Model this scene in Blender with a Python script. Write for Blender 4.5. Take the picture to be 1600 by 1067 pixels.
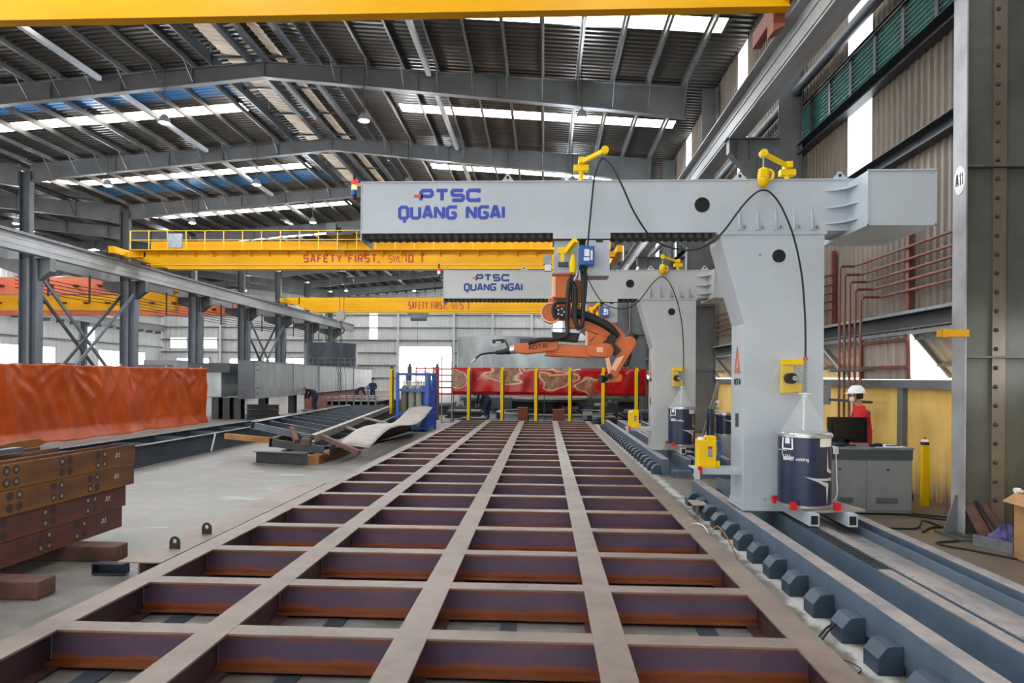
import bpy, math, random
from mathutils import Vector, Matrix
random.seed(7)
PI = math.pi
sc = bpy.context.scene
for o in list(bpy.data.objects):
    bpy.data.objects.remove(o)

# ------------------------------------------------------------------ camera, world, exposure
HC, FPX, TH, RHO = 1.85, 1067.0, math.atan(50 / 1067.0), 0.007
cam_d = bpy.data.cameras.new('camera')
cam = bpy.data.objects.new('camera', cam_d)
sc.collection.objects.link(cam)
cam_d.sensor_fit = 'HORIZONTAL'
cam_d.sensor_width = 36.0
cam_d.lens = 36.0 * FPX / 1600.0
cam_d.shift_y = 56.5 / 1600.0
cam_d.clip_end = 600
cam.matrix_world = Matrix.Translation((0, 0, HC)) @ Matrix.Rotation(TH, 4, 'Z') @ Matrix.Rotation(PI / 2, 4, 'X') @ Matrix.Rotation(RHO, 4, 'Z')
sc.camera = cam

world = bpy.data.worlds.new('daylight')
sc.world = world
world.use_nodes = True
wn = world.node_tree
wn.nodes.clear()
w_out = wn.nodes.new('ShaderNodeOutputWorld')
w_bg = wn.nodes.new('ShaderNodeBackground')
w_tc = wn.nodes.new('ShaderNodeTexCoord')
w_sep = wn.nodes.new('ShaderNodeSeparateXYZ')
w_ramp = wn.nodes.new('ShaderNodeValToRGB')
w_ramp.color_ramp.elements[0].position = 0.0
w_ramp.color_ramp.elements[0].color = (1.0, 0.97, 0.92, 1)
w_ramp.color_ramp.elements[1].position = 0.7
w_ramp.color_ramp.elements[1].color = (0.82, 0.91, 1.0, 1)
wn.links.new(w_tc.outputs['Generated'], w_sep.inputs[0])
wn.links.new(w_sep.outputs['Z'], w_ramp.inputs[0])
wn.links.new(w_ramp.outputs[0], w_bg.inputs[0])
w_bg.inputs[1].default_value = 4.6
wn.links.new(w_bg.outputs[0], w_out.inputs[0])

sc.view_settings.view_transform = 'Standard'
sc.view_settings.look = 'None'
sc.view_settings.gamma = 1.0
sc.view_settings.use_curve_mapping = False
sc.view_settings.exposure = 0.15
SKYLIGHT_E = 11.0
LAMP_W = 520.0
sc.cycles.use_denoising = True
sc.cycles.max_bounces = 7
sc.cycles.diffuse_bounces = 4
sc.cycles.glossy_bounces = 3
sc.cycles.transparent_max_bounces = 8
sc.cycles.caustics_reflective = False
sc.cycles.caustics_refractive = False
sc.cycles.sample_clamp_indirect = 6.0

# ------------------------------------------------------------------ helpers
_ct, _st = math.cos(TH), math.sin(TH)
def W(px, py, Y):
    """the point of the hall at depth Y that a photo pixel shows"""
    xr, yr = px - 800.0, py - 590.0
    u, yd = xr + RHO * yr, yr - RHO * xr
    d = Vector((u * _ct - FPX * _st, u * _st + FPX * _ct, -yd))
    s = Y / d.y
    return Vector((d.x * s, Y, HC + d.z * s))

def WZ(px, py, z):
    """the point at height z that a photo pixel shows"""
    p = W(px, py, 1.0)
    return p * 1.0 if abs(p.z - HC) < 1e-6 else Vector((p.x * (z - HC) / (p.z - HC), (z - HC) / (p.z - HC), z))

WLOC = {}
class G:
    def __init__(s): s.v, s.f = [], []
    def add(s, vs, fs):
        n = len(s.v); s.v += [tuple(v) for v in vs]; s.f += [tuple(i + n for i in f) for f in fs]; return s
    def box(s, x0, x1, y0, y1, z0, z1):
        return s.add([(x0,y0,z0),(x1,y0,z0),(x1,y1,z0),(x0,y1,z0),(x0,y0,z1),(x1,y0,z1),(x1,y1,z1),(x0,y1,z1)],
                     [(0,3,2,1),(4,5,6,7),(0,1,5,4),(1,2,6,5),(2,3,7,6),(3,0,4,7)])
    def hexa(s, p):
        return s.add(p, [(0,3,2,1),(4,5,6,7),(0,1,5,4),(1,2,6,5),(2,3,7,6),(3,0,4,7)])
    def prism(s, poly, axis, a, b):
        n = len(poly)
        mk = {'x': lambda p, t: (t, p[0], p[1]), 'y': lambda p, t: (p[0], t, p[1]), 'z': lambda p, t: (p[0], p[1], t)}[axis]
        vs = [mk(p, a) for p in poly] + [mk(p, b) for p in poly]
        return s.add(vs, [tuple(range(n))[::-1], tuple(range(n, 2*n))] + [(i, (i+1) % n, n + (i+1) % n, n + i) for i in range(n)])
    def frame(s, p0, p1, up=(0,0,1)):
        d = (Vector(p1) - Vector(p0)); L = d.length; d = d / L
        up = Vector(up)
        if abs(d.dot(up)) > 0.98: up = Vector((0,1,0)) if abs(d.y) < .9 else Vector((1,0,0))
        r = d.cross(up).normalized(); u = r.cross(d).normalized()
        return d, r, u, L
    def bar(s, p0, p1, w, h, up=(0,0,1)):
        d, r, u, L = s.frame(p0, p1, up); p0 = Vector(p0); p1 = Vector(p1)
        q = [(-1,-1),(1,-1),(1,1),(-1,1)]
        vs = [p0 + r*a*w/2 + u*b*h/2 for a, b in q] + [p1 + r*a*w/2 + u*b*h/2 for a, b in q]
        return s.add(vs, [(0,1,2,3),(7,6,5,4),(0,4,5,1),(1,5,6,2),(2,6,7,3),(3,7,4,0)])
    def ibeam(s, p0, p1, h, b, tw=.012, tf=.015, up=(0,0,1)):
        d, r, u, L = s.frame(p0, p1, up); p0 = Vector(p0); p1 = Vector(p1)
        for k in (-1, 1):
            o = u * k * (h - tf) / 2
            s.bar(p0 + o, p1 + o, b, tf, u)
        return s.bar(p0, p1, tw, h - 2*tf, u)
    def channel(s, p0, p1, h, b, t=.012, up=(0,0,1), side=1):
        d, r, u, L = s.frame(p0, p1, up); p0 = Vector(p0); p1 = Vector(p1)
        for k in (-1, 1):
            o = u * k * (h - t) / 2
            s.bar(p0 + o, p1 + o, b, t, u)
        o = r * side * (b - t) / 2
        return s.bar(p0 + o, p1 + o, t, h - 2*t, u)
    def cyl(s, p0, p1, r0, r1=None, n=16):
        r1 = r0 if r1 is None else r1
        d, r, u, L = s.frame(p0, p1); p0 = Vector(p0); p1 = Vector(p1)
        vs = []
        for p, rad in ((p0, r0), (p1, r1)):
            for i in range(n):
                a = 2*PI*i/n; vs.append(p + (r*math.cos(a) + u*math.sin(a)) * rad)
        return s.add(vs, [tuple(range(n)), tuple(range(2*n-1, n-1, -1))] + [(i, n+i, n+(i+1) % n, (i+1) % n) for i in range(n)])
    def ring(s, p0, p1, ro, ri, n=32):
        d, r, u, L = s.frame(p0, p1); p0 = Vector(p0); p1 = Vector(p1); vs = []
        for p, rad in ((p0, ro), (p1, ro), (p1, ri), (p0, ri)):
            for i in range(n):
                a = 2*PI*i/n; vs.append(p + (r*math.cos(a) + u*math.sin(a)) * rad)
        fs = []
        for k in range(4):
            a, b = k*n, ((k+1) % 4)*n
            fs += [(a+i, b+i, b+(i+1) % n, a+(i+1) % n) for i in range(n)]
        return s.add(vs, fs)
    def lathe(s, prof, c, n=32, axis=(0,0,1)):
        c = Vector(c); d, r, u, L = s.frame(c, c + Vector(axis)); vs = []
        for rad, z in prof:
            for i in range(n):
                a = 2*PI*i/n; vs.append(c + d*z + (r*math.cos(a) + u*math.sin(a)) * rad)
        fs = []
        for k in range(len(prof)-1):
            fs += [(k*n+i, (k+1)*n+i, (k+1)*n+(i+1) % n, k*n+(i+1) % n) for i in range(n)]
        if prof[0][0] > 1e-4: fs.append(tuple(range(n)))
        if prof[-1][0] > 1e-4: fs.append(tuple(range(len(prof)*n-1, (len(prof)-1)*n-1, -1)))
        return s.add(vs, fs)
    def tube(s, pts, r, n=8, smooth=True):
        pts = [Vector(p) for p in pts]
        if smooth and len(pts) > 2:
            q = []; rq = []
            rl_ = list(r) if isinstance(r, (list, tuple)) else [r]*len(pts)
            for i in range(len(pts)-1):
                a, b, c, d = pts[max(i-1,0)], pts[i], pts[i+1], pts[min(i+2, len(pts)-1)]
                for k in range(5):
                    t = k/5; rq.append(rl_[i]*(1-t)+rl_[i+1]*t)
                    q.append(0.5*((2*b) + (c-a)*t + (2*a-5*b+4*c-d)*t*t + (3*b-a-3*c+d)*t**3))
            pts = q + [pts[-1]]; r = rq + [rl_[-1]]
        vs = []; pr = None
        for i, p in enumerate(pts):
            t = (pts[min(i+1, len(pts)-1)] - pts[max(i-1, 0)]).normalized()
            if pr is None:
                ref = Vector((0,0,1)) if abs(t.z) < .9 else Vector((1,0,0))
                pr = t.cross(ref).normalized()
            else:
                pr = (pr - t * pr.dot(t)).normalized()
            w = t.cross(pr)
            rr = r[i] if isinstance(r, (list, tuple)) else r
            vs += [p + (pr*math.cos(2*PI*k/n) + w*math.sin(2*PI*k/n)) * rr for k in range(n)]
        fs = [tuple(range(n))[::-1], tuple(range((len(pts)-1)*n, len(pts)*n))]
        for i in range(len(pts)-1):
            fs += [(i*n+k, i*n+(k+1) % n, (i+1)*n+(k+1) % n, (i+1)*n+k) for k in range(n)]
        return s.add(vs, fs)
    def stadium(s, c0, r0, c1, r1, y0, y1, n=10):
        """rounded link in the x-z plane, extruded along y"""
        c0, c1 = Vector(c0), Vector(c1); a = math.atan2(c1.y-c0.y, c1.x-c0.x)
        poly = [(c1.x + r1*math.cos(a - PI/2 + PI*i/n), c1.y + r1*math.sin(a - PI/2 + PI*i/n)) for i in range(n+1)]
        poly += [(c0.x + r0*math.cos(a + PI/2 + PI*i/n), c0.y + r0*math.sin(a + PI/2 + PI*i/n)) for i in range(n+1)]
        return s.prism(poly, 'y', y0, y1)
    def grid(s, rows):
        n = len(rows[0]); m = len(rows)
        return s.add([p for r in rows for p in r], [(i*n+j, i*n+j+1, (i+1)*n+j+1, (i+1)*n+j) for i in range(m-1) for j in range(n-1)])
    def build(s, name, mat, parent=None, smooth=False, bev=0.0, solid=0.0, seg=2):
        off = WLOC.get(parent.name, Vector((0,0,0))) if parent else Vector((0,0,0))
        me = bpy.data.meshes.new(name)
        me.from_pydata([(v[0]-off.x, v[1]-off.y, v[2]-off.z) for v in s.v], [], s.f)
        me.validate(); me.update()
        me.materials.append(mat)
        if smooth:
            me.shade_smooth()
            try: me.set_sharp_from_angle(angle=math.radians(38))
            except Exception: pass
        o = bpy.data.objects.new(name, me); sc.collection.objects.link(o)
        if parent:
            o.parent = parent
        WLOC[o.name] = off
        if bev:
            b = o.modifiers.new('bevel', 'BEVEL'); b.width = bev; b.segments = seg; b.limit_method = 'ANGLE'; b.angle_limit = math.radians(40)
        if solid:
            b = o.modifiers.new('solid', 'SOLIDIFY'); b.thickness = solid; b.offset = 0
        return o

def tag(o, label, cat, group=None, kind=None):
    if label: o['label'] = label
    if cat: o['category'] = cat
    if group: o['group'] = group
    if kind: o['kind'] = kind
    return o

def thing(name, label, cat, loc, group=None):
    o = bpy.data.objects.new(name, None); sc.collection.objects.link(o)
    o.empty_display_size = .1
    o.location = loc; WLOC[o.name] = Vector(loc)
    return tag(o, label, cat, group)

def solo(g, name, mat, label, cat, group=None, kind=None, **kw):
    """a thing of one mesh; its origin goes to the base of the thing"""
    n = len(g.v); cx = sum(v[0] for v in g.v)/n; cy = sum(v[1] for v in g.v)/n; cz = min(v[2] for v in g.v)
    g.v = [(v[0]-cx, v[1]-cy, v[2]-cz) for v in g.v]
    o = g.build(name, mat, **kw); o.location = (cx, cy, cz); WLOC[o.name] = Vector((cx, cy, cz))
    return tag(o, label, cat, group, kind)

def struct(g, name, mat, parent=None, **kw):
    o = g.build(name, mat, parent, **kw)
    o['kind'] = 'structure'
    return o

def dup(o, loc=None, parent=None):
    c = o.copy(); sc.collection.objects.link(c)
    if loc is not None: c.location = loc
    if parent: c.parent = parent
    for ch in o.children: dup(ch, None, c)
    return c

ORD = ['nearest', 'second nearest', 'third nearest', 'fourth nearest', 'fifth nearest', 'sixth nearest', 'seventh nearest', 'eighth nearest', 'ninth nearest', 'tenth nearest', 'eleventh nearest']
NTH = ['first', 'second', 'third', 'fourth', 'fifth', 'sixth', 'seventh', 'eighth', 'ninth', 'tenth', 'eleventh', 'twelfth', 'thirteenth', 'fourteenth', 'fifteenth', 'sixteenth', 'seventeenth', 'eighteenth', 'nineteenth', 'twentieth', 'twenty-first', 'twenty-second', 'twenty-third', 'twenty-fourth', 'twenty-fifth', 'twenty-sixth', 'twenty-seventh']

# ------------------------------------------------------------------ materials
def lin(c):
    if isinstance(c, str): c = tuple(int(c[i:i+2], 16)/255 for i in (0, 2, 4))
    return tuple((x/12.92 if x <= .04045 else ((x+.055)/1.055)**2.4) for x in c) + (1,)
def nd(nt, t, **kw):
    n = nt.nodes.new(t)
    for k, v in kw.items(): setattr(n, k, v)
    return n
def ramp(nt, stops, src=None, interp='LINEAR'):
    r = nt.nodes.new('ShaderNodeValToRGB'); cr = r.color_ramp; cr.interpolation = interp
    while len(cr.elements) < len(stops): cr.elements.new(0.5)
    for e, (p, c) in zip(cr.elements, stops):
        e.position = p; e.color = c if len(c) == 4 and not isinstance(c, str) else lin(c)
    if src is not None: nt.links.new(src, r.inputs[0])
    return r
def mixc(nt, fac, a, b, mode='MIX'):
    m = nt.nodes.new('ShaderNodeMix'); m.data_type = 'RGBA'; m.blend_type = mode
    for i, v in ((0, fac), (6, a), (7, b)):
        if hasattr(v, 'links') or hasattr(v, 'is_linked'): nt.links.new(v, m.inputs[i])
        else: m.inputs[i].default_value = v
    return m.outputs[2]
def noise(nt, scale, detail=5, rough=.6, vec=None, stretch=None, coord='Object'):
    tc = nd(nt, 'ShaderNodeTexCoord'); n = nd(nt, 'ShaderNodeTexNoise')
    n.inputs['Scale'].default_value = scale; n.inputs['Detail'].default_value = detail; n.inputs['Roughness'].default_value = rough
    src = tc.outputs[coord]
    if stretch:
        mp = nd(nt, 'ShaderNodeMapping'); mp.inputs['Scale'].default_value = stretch; nt.links.new(src, mp.inputs[0]); src = mp.outputs[0]
    nt.links.new(src, n.inputs['Vector'])
    return n.outputs[0]
MATS = {}
def new_mat(name):
    m = bpy.data.materials.new(name); m.use_nodes = True; nt = m.node_tree
    b = nt.nodes['Principled BSDF']; MATS[name] = m
    return m, nt, b
def mat(name, c, c2=None, rough=.5, metal=0.0, spec=None, scale=6, lo=.4, hi=.65, bump=0.0, stretch=None, detail=5, rvar=.0, bscale=None, coat=0.0):
    m, nt, b = new_mat(name)
    b.inputs['Roughness'].default_value = rough; b.inputs['Metallic'].default_value = metal
    if spec is not None: b.inputs['Specular IOR Level'].default_value = spec
    if coat: b.inputs['Coat Weight'].default_value = coat
    if c2 is None:
        f = noise(nt, scale, 3)
        r = ramp(nt, [(0.3, tuple(x*.93 for x in lin(c)[:3]) + (1,)), (0.7, tuple(min(1, x*1.05) for x in lin(c)[:3]) + (1,))], f)
        nt.links.new(r.outputs[0], b.inputs['Base Color'])
    else:
        f = noise(nt, scale, detail, stretch=stretch)
        r = ramp(nt, [(lo, c), (hi, c2)], f)
        nt.links.new(r.outputs[0], b.inputs['Base Color'])
    if rvar:
        f2 = noise(nt, scale*2.3, 4)
        mr = nd(nt, 'ShaderNodeMapRange'); mr.inputs[3].default_value = max(.05, rough-rvar); mr.inputs[4].default_value = min(1, rough+rvar)
        nt.links.new(f2, mr.inputs[0]); nt.links.new(mr.outputs[0], b.inputs['Roughness'])
    if bump:
        bn = nd(nt, 'ShaderNodeBump'); bn.inputs['Strength'].default_value = bump; bn.inputs['Distance'].default_value = .02
        nt.links.new(noise(nt, bscale or scale*3, 4), bn.inputs['Height']); nt.links.new(bn.outputs[0], b.inputs['Normal'])
    return m
def emat(name, c, e):
    m, nt, b = new_mat(name)
    b.inputs['Base Color'].default_value = lin(c); b.inputs['Emission Color'].default_value = lin(c); b.inputs['Emission Strength'].default_value = e
    return m
def glassy(name, c, alpha, rough=.1):
    m, nt, b = new_mat(name)
    b.inputs['Base Color'].default_value = lin(c); b.inputs['Alpha'].default_value = alpha; b.inputs['Roughness'].default_value = rough
    return m

M = {}
M['gantry'] = mat('pale_blue_grey_paint', 'b3bdc7', rough=.42, scale=1.5)
M['gantry_grey'] = mat('pale_grey_paint', 'b2b5b6', rough=.42, scale=1.5)
M['black'] = mat('black_rubber', '101114', rough=.55)
M['dark'] = mat('hole_shade_black', '0b0c0e', rough=.8)  # black discs of this colour paint the shade inside holes
M['orange'] = mat('orange_paint', 'cc6c36', 'bf612e', rough=.4, spec=.35, scale=3)
M['orange_pale'] = mat('pale_orange', 'ecb492', rough=.35)  # paler orange for the column side, rims, ridges and strut
M['yellow'] = mat('safety_yellow_paint', 'f2c800', rough=.45, spec=.3, scale=4)
M['crane'] = mat('crane_yellow_paint', 'dea200', 'd09400', rough=.5, spec=.2, scale=1.2, stretch=(.3, 1, 1))
M['crane_rail'] = mat('crane_pale_yellow', 'e6b92e', rough=.5)
M['red_text'] = mat('red_lettering_paint', 'ad2c22', rough=.6)
M['blue_text'] = mat('blue_lettering_paint', '2d44ab', rough=.5)
M['navy_text'] = mat('navy_lettering_paint', '24397c', rough=.5)
M['orange_text'] = mat('orange_lettering_paint', 'c95a2a', rough=.5)
M['black_text'] = mat('black_lettering_paint', '2b1a14', rough=.6)
M['white'] = mat('white_paint', 'e4e6e6', rough=.5)
M['rail'] = mat('blue_grey_rail_paint', '5a6a7b', '50606f', rough=.42, scale=4, rvar=.08)
M['rail_top'] = mat('worn_rail_top', '9c938f', '7e7c80', rough=.5, scale=5)
M['block'] = mat('blue_grey_block_paint', '384a5d', '31414f', rough=.5, scale=8)
M['steel'] = mat('structural_grey_steel', '6c7073', '5c5f60', rough=.5, scale=2, rvar=.1, lo=.35, hi=.7)
M['web'] = mat('shaded_green_grey_steel', '62655f', '4e514c', rough=.55, scale=1.6, lo=.35, hi=.7, detail=8)  # column steel toned darker than its lit flange
M['flange_lit'] = mat('lit_pale_flange', 'a6a7ac', '8e8f92', rough=.45, scale=2, detail=8)  # same column's light-facing side, the light put into a paler colour
M['steel_dk'] = mat('dark_structural_steel', '3c4046', '31353a', rough=.45, scale=2)
M['col_blue'] = mat('blue_grey_column_paint', '666d76', '575e68', rough=.5, scale=1.5)
M['rafter'] = mat('rafter_grey_paint', '5e6062', '4f5152', rough=.5, scale=1)
M['purlin'] = mat('purlin_galvanised', '555453', '444342', rough=.5, scale=1.5)
M['runway'] = mat('runway_girder_paint', '979899', '838586', rough=.5, scale=.8, stretch=(4, .4, 1))
M['plate_dark'] = mat('raw_dark_steel_plate', '3c4450', '4c545c', rough=.4, scale=2.5, rvar=.15, metal=.35)
M['plate_grey'] = mat('mottled_grey_steel_plate', '8b959a', 'a6abac', rough=.35, scale=1.2, stretch=(1, 1, .6), rvar=.12, metal=.3)
M['plate_pale'] = mat('pale_steel_plate', 'a49c94', '8f8881', rough=.5, scale=3)
M['black_steel'] = mat('black_mill_steel', '25272b', '33353a', rough=.5, scale=4)
M['rust'] = mat('rust_brown_steel', '8c5c2b', '4c3531', rough=.5, scale=1.6, bump=.1, stretch=(1, .35, 2.2), detail=7, lo=.42, hi=.7)
M['rust2'] = mat('rust_red_steel', '7e4826', '52332f', rough=.5, scale=1.8, bump=.1, stretch=(1, .35, 2.2), detail=7, lo=.36, hi=.62)
M['rust_or'] = mat('rust_orange_timber', 'a0703f', '86592f', rough=.7, scale=5)
M['red_primer'] = mat('red_primer_steel', '8c4630', '7a4338', rough=.6, scale=3)
M['wood_dk'] = mat('dark_brown_block', '6a4a40', '4f3731', rough=.7, scale=5, bump=.2)
M['pipe_red'] = mat('oxide_red_pipe_paint', '7c4434', '64382c', rough=.5, scale=6)
M['teal'] = mat('teal_louvre_blade', '24a096', '1d8880', rough=.4, scale=3)
M['tarp'] = mat('orange_tarpaulin', 'bd4c0c', 'ab420c', spec=.35, rough=.42, scale=1.0, bump=.3, bscale=2.2)
M['beam_top'] = mat('worn_brown_steel', '8a7a72', '7a6a63', rough=.55, scale=2.5)
M['blue_frame'] = mat('blue_rack_paint', '1f5aa8', rough=.4)
M['cyl_grey'] = mat('grey_gas_cylinder', '8c918e', rough=.4)
M['cyl_olive'] = mat('olive_gas_cylinder', '6f6c58', rough=.4)
M['cyl_blue'] = mat('blue_gas_cylinder', '2b59c8', rough=.35)
M['drum'] = mat('navy_drum_shell', '1c2a49', '17223c', rough=.35, scale=2, coat=.15)
M['silver'] = mat('silver_metal', 'b9bcbe', rough=.28, metal=.8)
M['red'] = mat('red_plastic', 'c8161d', rough=.4)
M['navy_cloth'] = mat('navy_workwear', '1c2848', '151e38', rough=.85, scale=12)
M['red_cloth'] = mat('red_workwear', 'c4151c', 'a81018', rough=.8, scale=6, bump=.3, bscale=14)
M['skin'] = mat('skin', 'b98463', rough=.6)
M['hair'] = mat('black_hair', '14100e', rough=.8)
M['helmet_o'] = mat('orange_helmet_shell', 'e0642c', rough=.35)
M['helmet_w'] = mat('white_helmet_shell', 'eceeee', rough=.35)
M['blue_strap'] = mat('blue_helmet_band', '2f7fd6', rough=.5)
M['cabinet'] = mat('grey_cabinet_paint', '8d9192', rough=.45)
M['cabinet_dk'] = mat('dark_cabinet_band', '4a5258', rough=.5)
M['screen'] = mat('black_monitor_plastic', '0a0a0c', rough=.3)
M['paper'] = mat('white_paper', 'e3e3e3', rough=.8)
M['card'] = mat('brown_cardboard', 'b58a5c', 'a67c50', rough=.85, scale=6)
M['blue_box'] = mat('blue_wire_feeder_case', '20569f', rough=.35)
M['yellow_wall'] = None
M['clear'] = glassy('clear_plastic', 'dfe3e6', .16, .15)
M['clear2'] = glassy('clear_disc_plastic', 'c9cdd0', .10, .2)
M['purple_bag'] = mat('purple_plastic_bag', '5c589a', '45437c', rough=.25, scale=9, bump=.6)
mat('pale_grey_print', 'c2c3c6', rough=.5)
M['print'] = MATS['pale_grey_print']
M['galv'] = mat('galvanised_tray', '9aa0a6', '84898f', rough=.4, metal=.4, scale=9)
M['lamp_case'] = mat('lamp_housing', '6f757c', rough=.5)
M['lamp_glow'] = emat('lamp_lens', 'dfe9ff', 60)
M['sky_sheet'] = emat('translucent_roof_sheet', 'fffaf0', SKYLIGHT_E)
M['wall_sheet'] = emat('translucent_wall_sheet', 'f4fbff', 3.0)
M['glow_red'] = emat('red_beacon_lens', 'd8301c', .6)
M['glow_amber'] = emat('amber_beacon_lens', 'ffb070', 1.2)
M['beige'] = mat('beige_monitor_sheet', 'cdbba6', 'b7a794', rough=.6, scale=2)

def floor_mat():
    m, nt, b = new_mat('stained_concrete')
    n1 = noise(nt, .35, 8, .65); n2 = noise(nt, 2.5, 8, .7); n3 = noise(nt, 1.2, 4, .6, stretch=(.5, 3.0, 1))
    c1 = ramp(nt, [(.3, '58534e'), (.45, '706b66'), (.6, '7b7672'), (.75, '86827e')], n1).outputs[0]
    c2 = ramp(nt, [(.36, '4b4641'), (.5, '7d7975'), (.64, 'a8a4a1')], n2).outputs[0]
    c = mixc(nt, .35, c1, c2)
    n4 = noise(nt, 1.1, 9, .72, stretch=(.45, 2.2, 1))
    st = ramp(nt, [(.60, (0,0,0,1)), (.68, (.7,.7,.7,1))], n4).outputs[0]
    c = mixc(nt, st, c, lin('bdbab6'))
    # brown dusty floor along the right-hand wall, white grout dust beside the rail
    tc = nd(nt, 'ShaderNodeTexCoord'); sp = nd(nt, 'ShaderNodeSeparateXYZ'); nt.links.new(tc.outputs['Object'], sp.inputs[0])
    nA = noise(nt, 1.5, 5)
    ad = nd(nt, 'ShaderNodeMath', operation='MULTIPLY_ADD'); nt.links.new(nA, ad.inputs[0]); ad.inputs[1].default_value = .8; nt.links.new(sp.outputs[0], ad.inputs[2])
    rb = ramp(nt, [(.0, (0,0,0,1)), (1, (1,1,1,1))]); mr = nd(nt, 'ShaderNodeMapRange'); mr.inputs[1].default_value = 1.6; mr.inputs[2].default_value = 4.0
    nt.links.new(ad.outputs[0], mr.inputs[0])
    c = mixc(nt, mr.outputs[0], c, mixc(nt, n2, lin('594d43'), lin('7d7064')))
    nB = noise(nt, 5, 5)
    d1 = nd(nt, 'ShaderNodeMath', operation='SUBTRACT'); nt.links.new(sp.outputs[0], d1.inputs[0]); d1.inputs[1].default_value = 2.12
    d2 = nd(nt, 'ShaderNodeMath', operation='ABSOLUTE'); nt.links.new(d1.outputs[0], d2.inputs[0])
    d3 = nd(nt, 'ShaderNodeMath', operation='MULTIPLY_ADD'); nt.links.new(nB, d3.inputs[0]); d3.inputs[1].default_value = .34; nt.links.new(d2.outputs[0], d3.inputs[2])
    rr = ramp(nt, [(.19, (1,1,1,1)), (.27, (0,0,0,1))], d3.outputs[0])
    c = mixc(nt, rr.outputs[0], c, lin('c0bebc'))
    nt.links.new(c, b.inputs['Base Color'])
    rg = ramp(nt, [(.3, (.38,.38,.38,1)), (.7, (.62,.62,.62,1))], n2); nt.links.new(rg.outputs[0], b.inputs['Roughness'])
    bn = nd(nt, 'ShaderNodeBump'); bn.inputs['Strength'].default_value = .15; bn.inputs['Distance'].default_value = .01
    nt.links.new(n2, bn.inputs['Height']); nt.links.new(bn.outputs[0], b.inputs['Normal'])
    return m
M['floor'] = floor_mat()

def zmat(name, stops, zmax, top=None, ztop=None, rough=.5, nscale=4, amount=.12, stretch=(1, 1, .35)):
    """colour bands up the height of a rolled section (mill scale against rust) broken by noise; the walked-on top has its own worn colour"""
    m, nt, b = new_mat(name)
    tc = nd(nt, 'ShaderNodeTexCoord'); sp = nd(nt, 'ShaderNodeSeparateXYZ'); nt.links.new(tc.outputs['Object'], sp.inputs[0])
    n = noise(nt, nscale, 6, .65, stretch=stretch)
    mr = nd(nt, 'ShaderNodeMapRange'); mr.inputs[1].default_value = 0; mr.inputs[2].default_value = zmax; mr.clamp = False
    nt.links.new(sp.outputs[2], mr.inputs[0])
    ad = nd(nt, 'ShaderNodeMath', operation='MULTIPLY_ADD'); nt.links.new(n, ad.inputs[0]); ad.inputs[1].default_value = amount*2; ad.inputs[2].default_value = -amount
    ad2 = nd(nt, 'ShaderNodeMath', operation='ADD'); nt.links.new(ad.outputs[0], ad2.inputs[0]); nt.links.new(mr.outputs[0], ad2.inputs[1])
    c = ramp(nt, stops, ad2.outputs[0]).outputs[0]
    c = mixc(nt, .32, c, ramp(nt, [(.35, '3a2f3c'), (.7, '8a6a62')], noise(nt, 1.3, 5)).outputs[0])
    if top:
        gt = nd(nt, 'ShaderNodeMath', operation='GREATER_THAN'); nt.links.new(sp.outputs[2], gt.inputs[0]); gt.inputs[1].default_value = ztop
        ct = ramp(nt, top, noise(nt, 2.2, 8, .7)).outputs[0]
        c = mixc(nt, gt.outputs[0], c, ct)
    nt.links.new(c, b.inputs['Base Color']); b.inputs['Roughness'].default_value = rough
    return m
TOPC = [(.3, '61524a'), (.5, '77675e'), (.72, '84756b')]
M['beam_long'] = zmat('longitudinal_beam_scale', [(0, '4a2a22'), (.3, '3a2430'), (.8, '332433'), (1, '4a2a22')], .25, TOPC, .242, amount=.2)
M['beam_cross'] = zmat('cross_beam_scale', [(0, '6a645e'), (.12, '99500f'), (.24, 'b8642a'), (.36, '6f5a78'), (.76, '6c5a76'), (.88, 'a8603a'), (1, '8a4a2c')], .25, TOPC, .242, amount=.16)

def corr_mat(name, c1, c2, rough=.45, metal=.2, scale=.7):
    return mat(name, c1, c2, rough=rough, metal=metal, scale=scale, lo=.3, hi=.7, detail=7)
M['roof'] = corr_mat('dark_roof_sheet', '4f4b46', '3e3b37', rough=.38, metal=.45)
M['roof_blue'] = corr_mat('blue_roof_sheet', '2c6a98', '25597f')
M['clad'] = corr_mat('weathered_wall_cladding', '847a6e', '696056', rough=.5)
M['clad_lt'] = corr_mat('pale_end_wall_cladding', 'd6d8d8', 'c8cacb', rough=.55)
M['flap'] = corr_mat('beige_shutter_sheet', 'b3a598', '8e857c', rough=.55)

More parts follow.
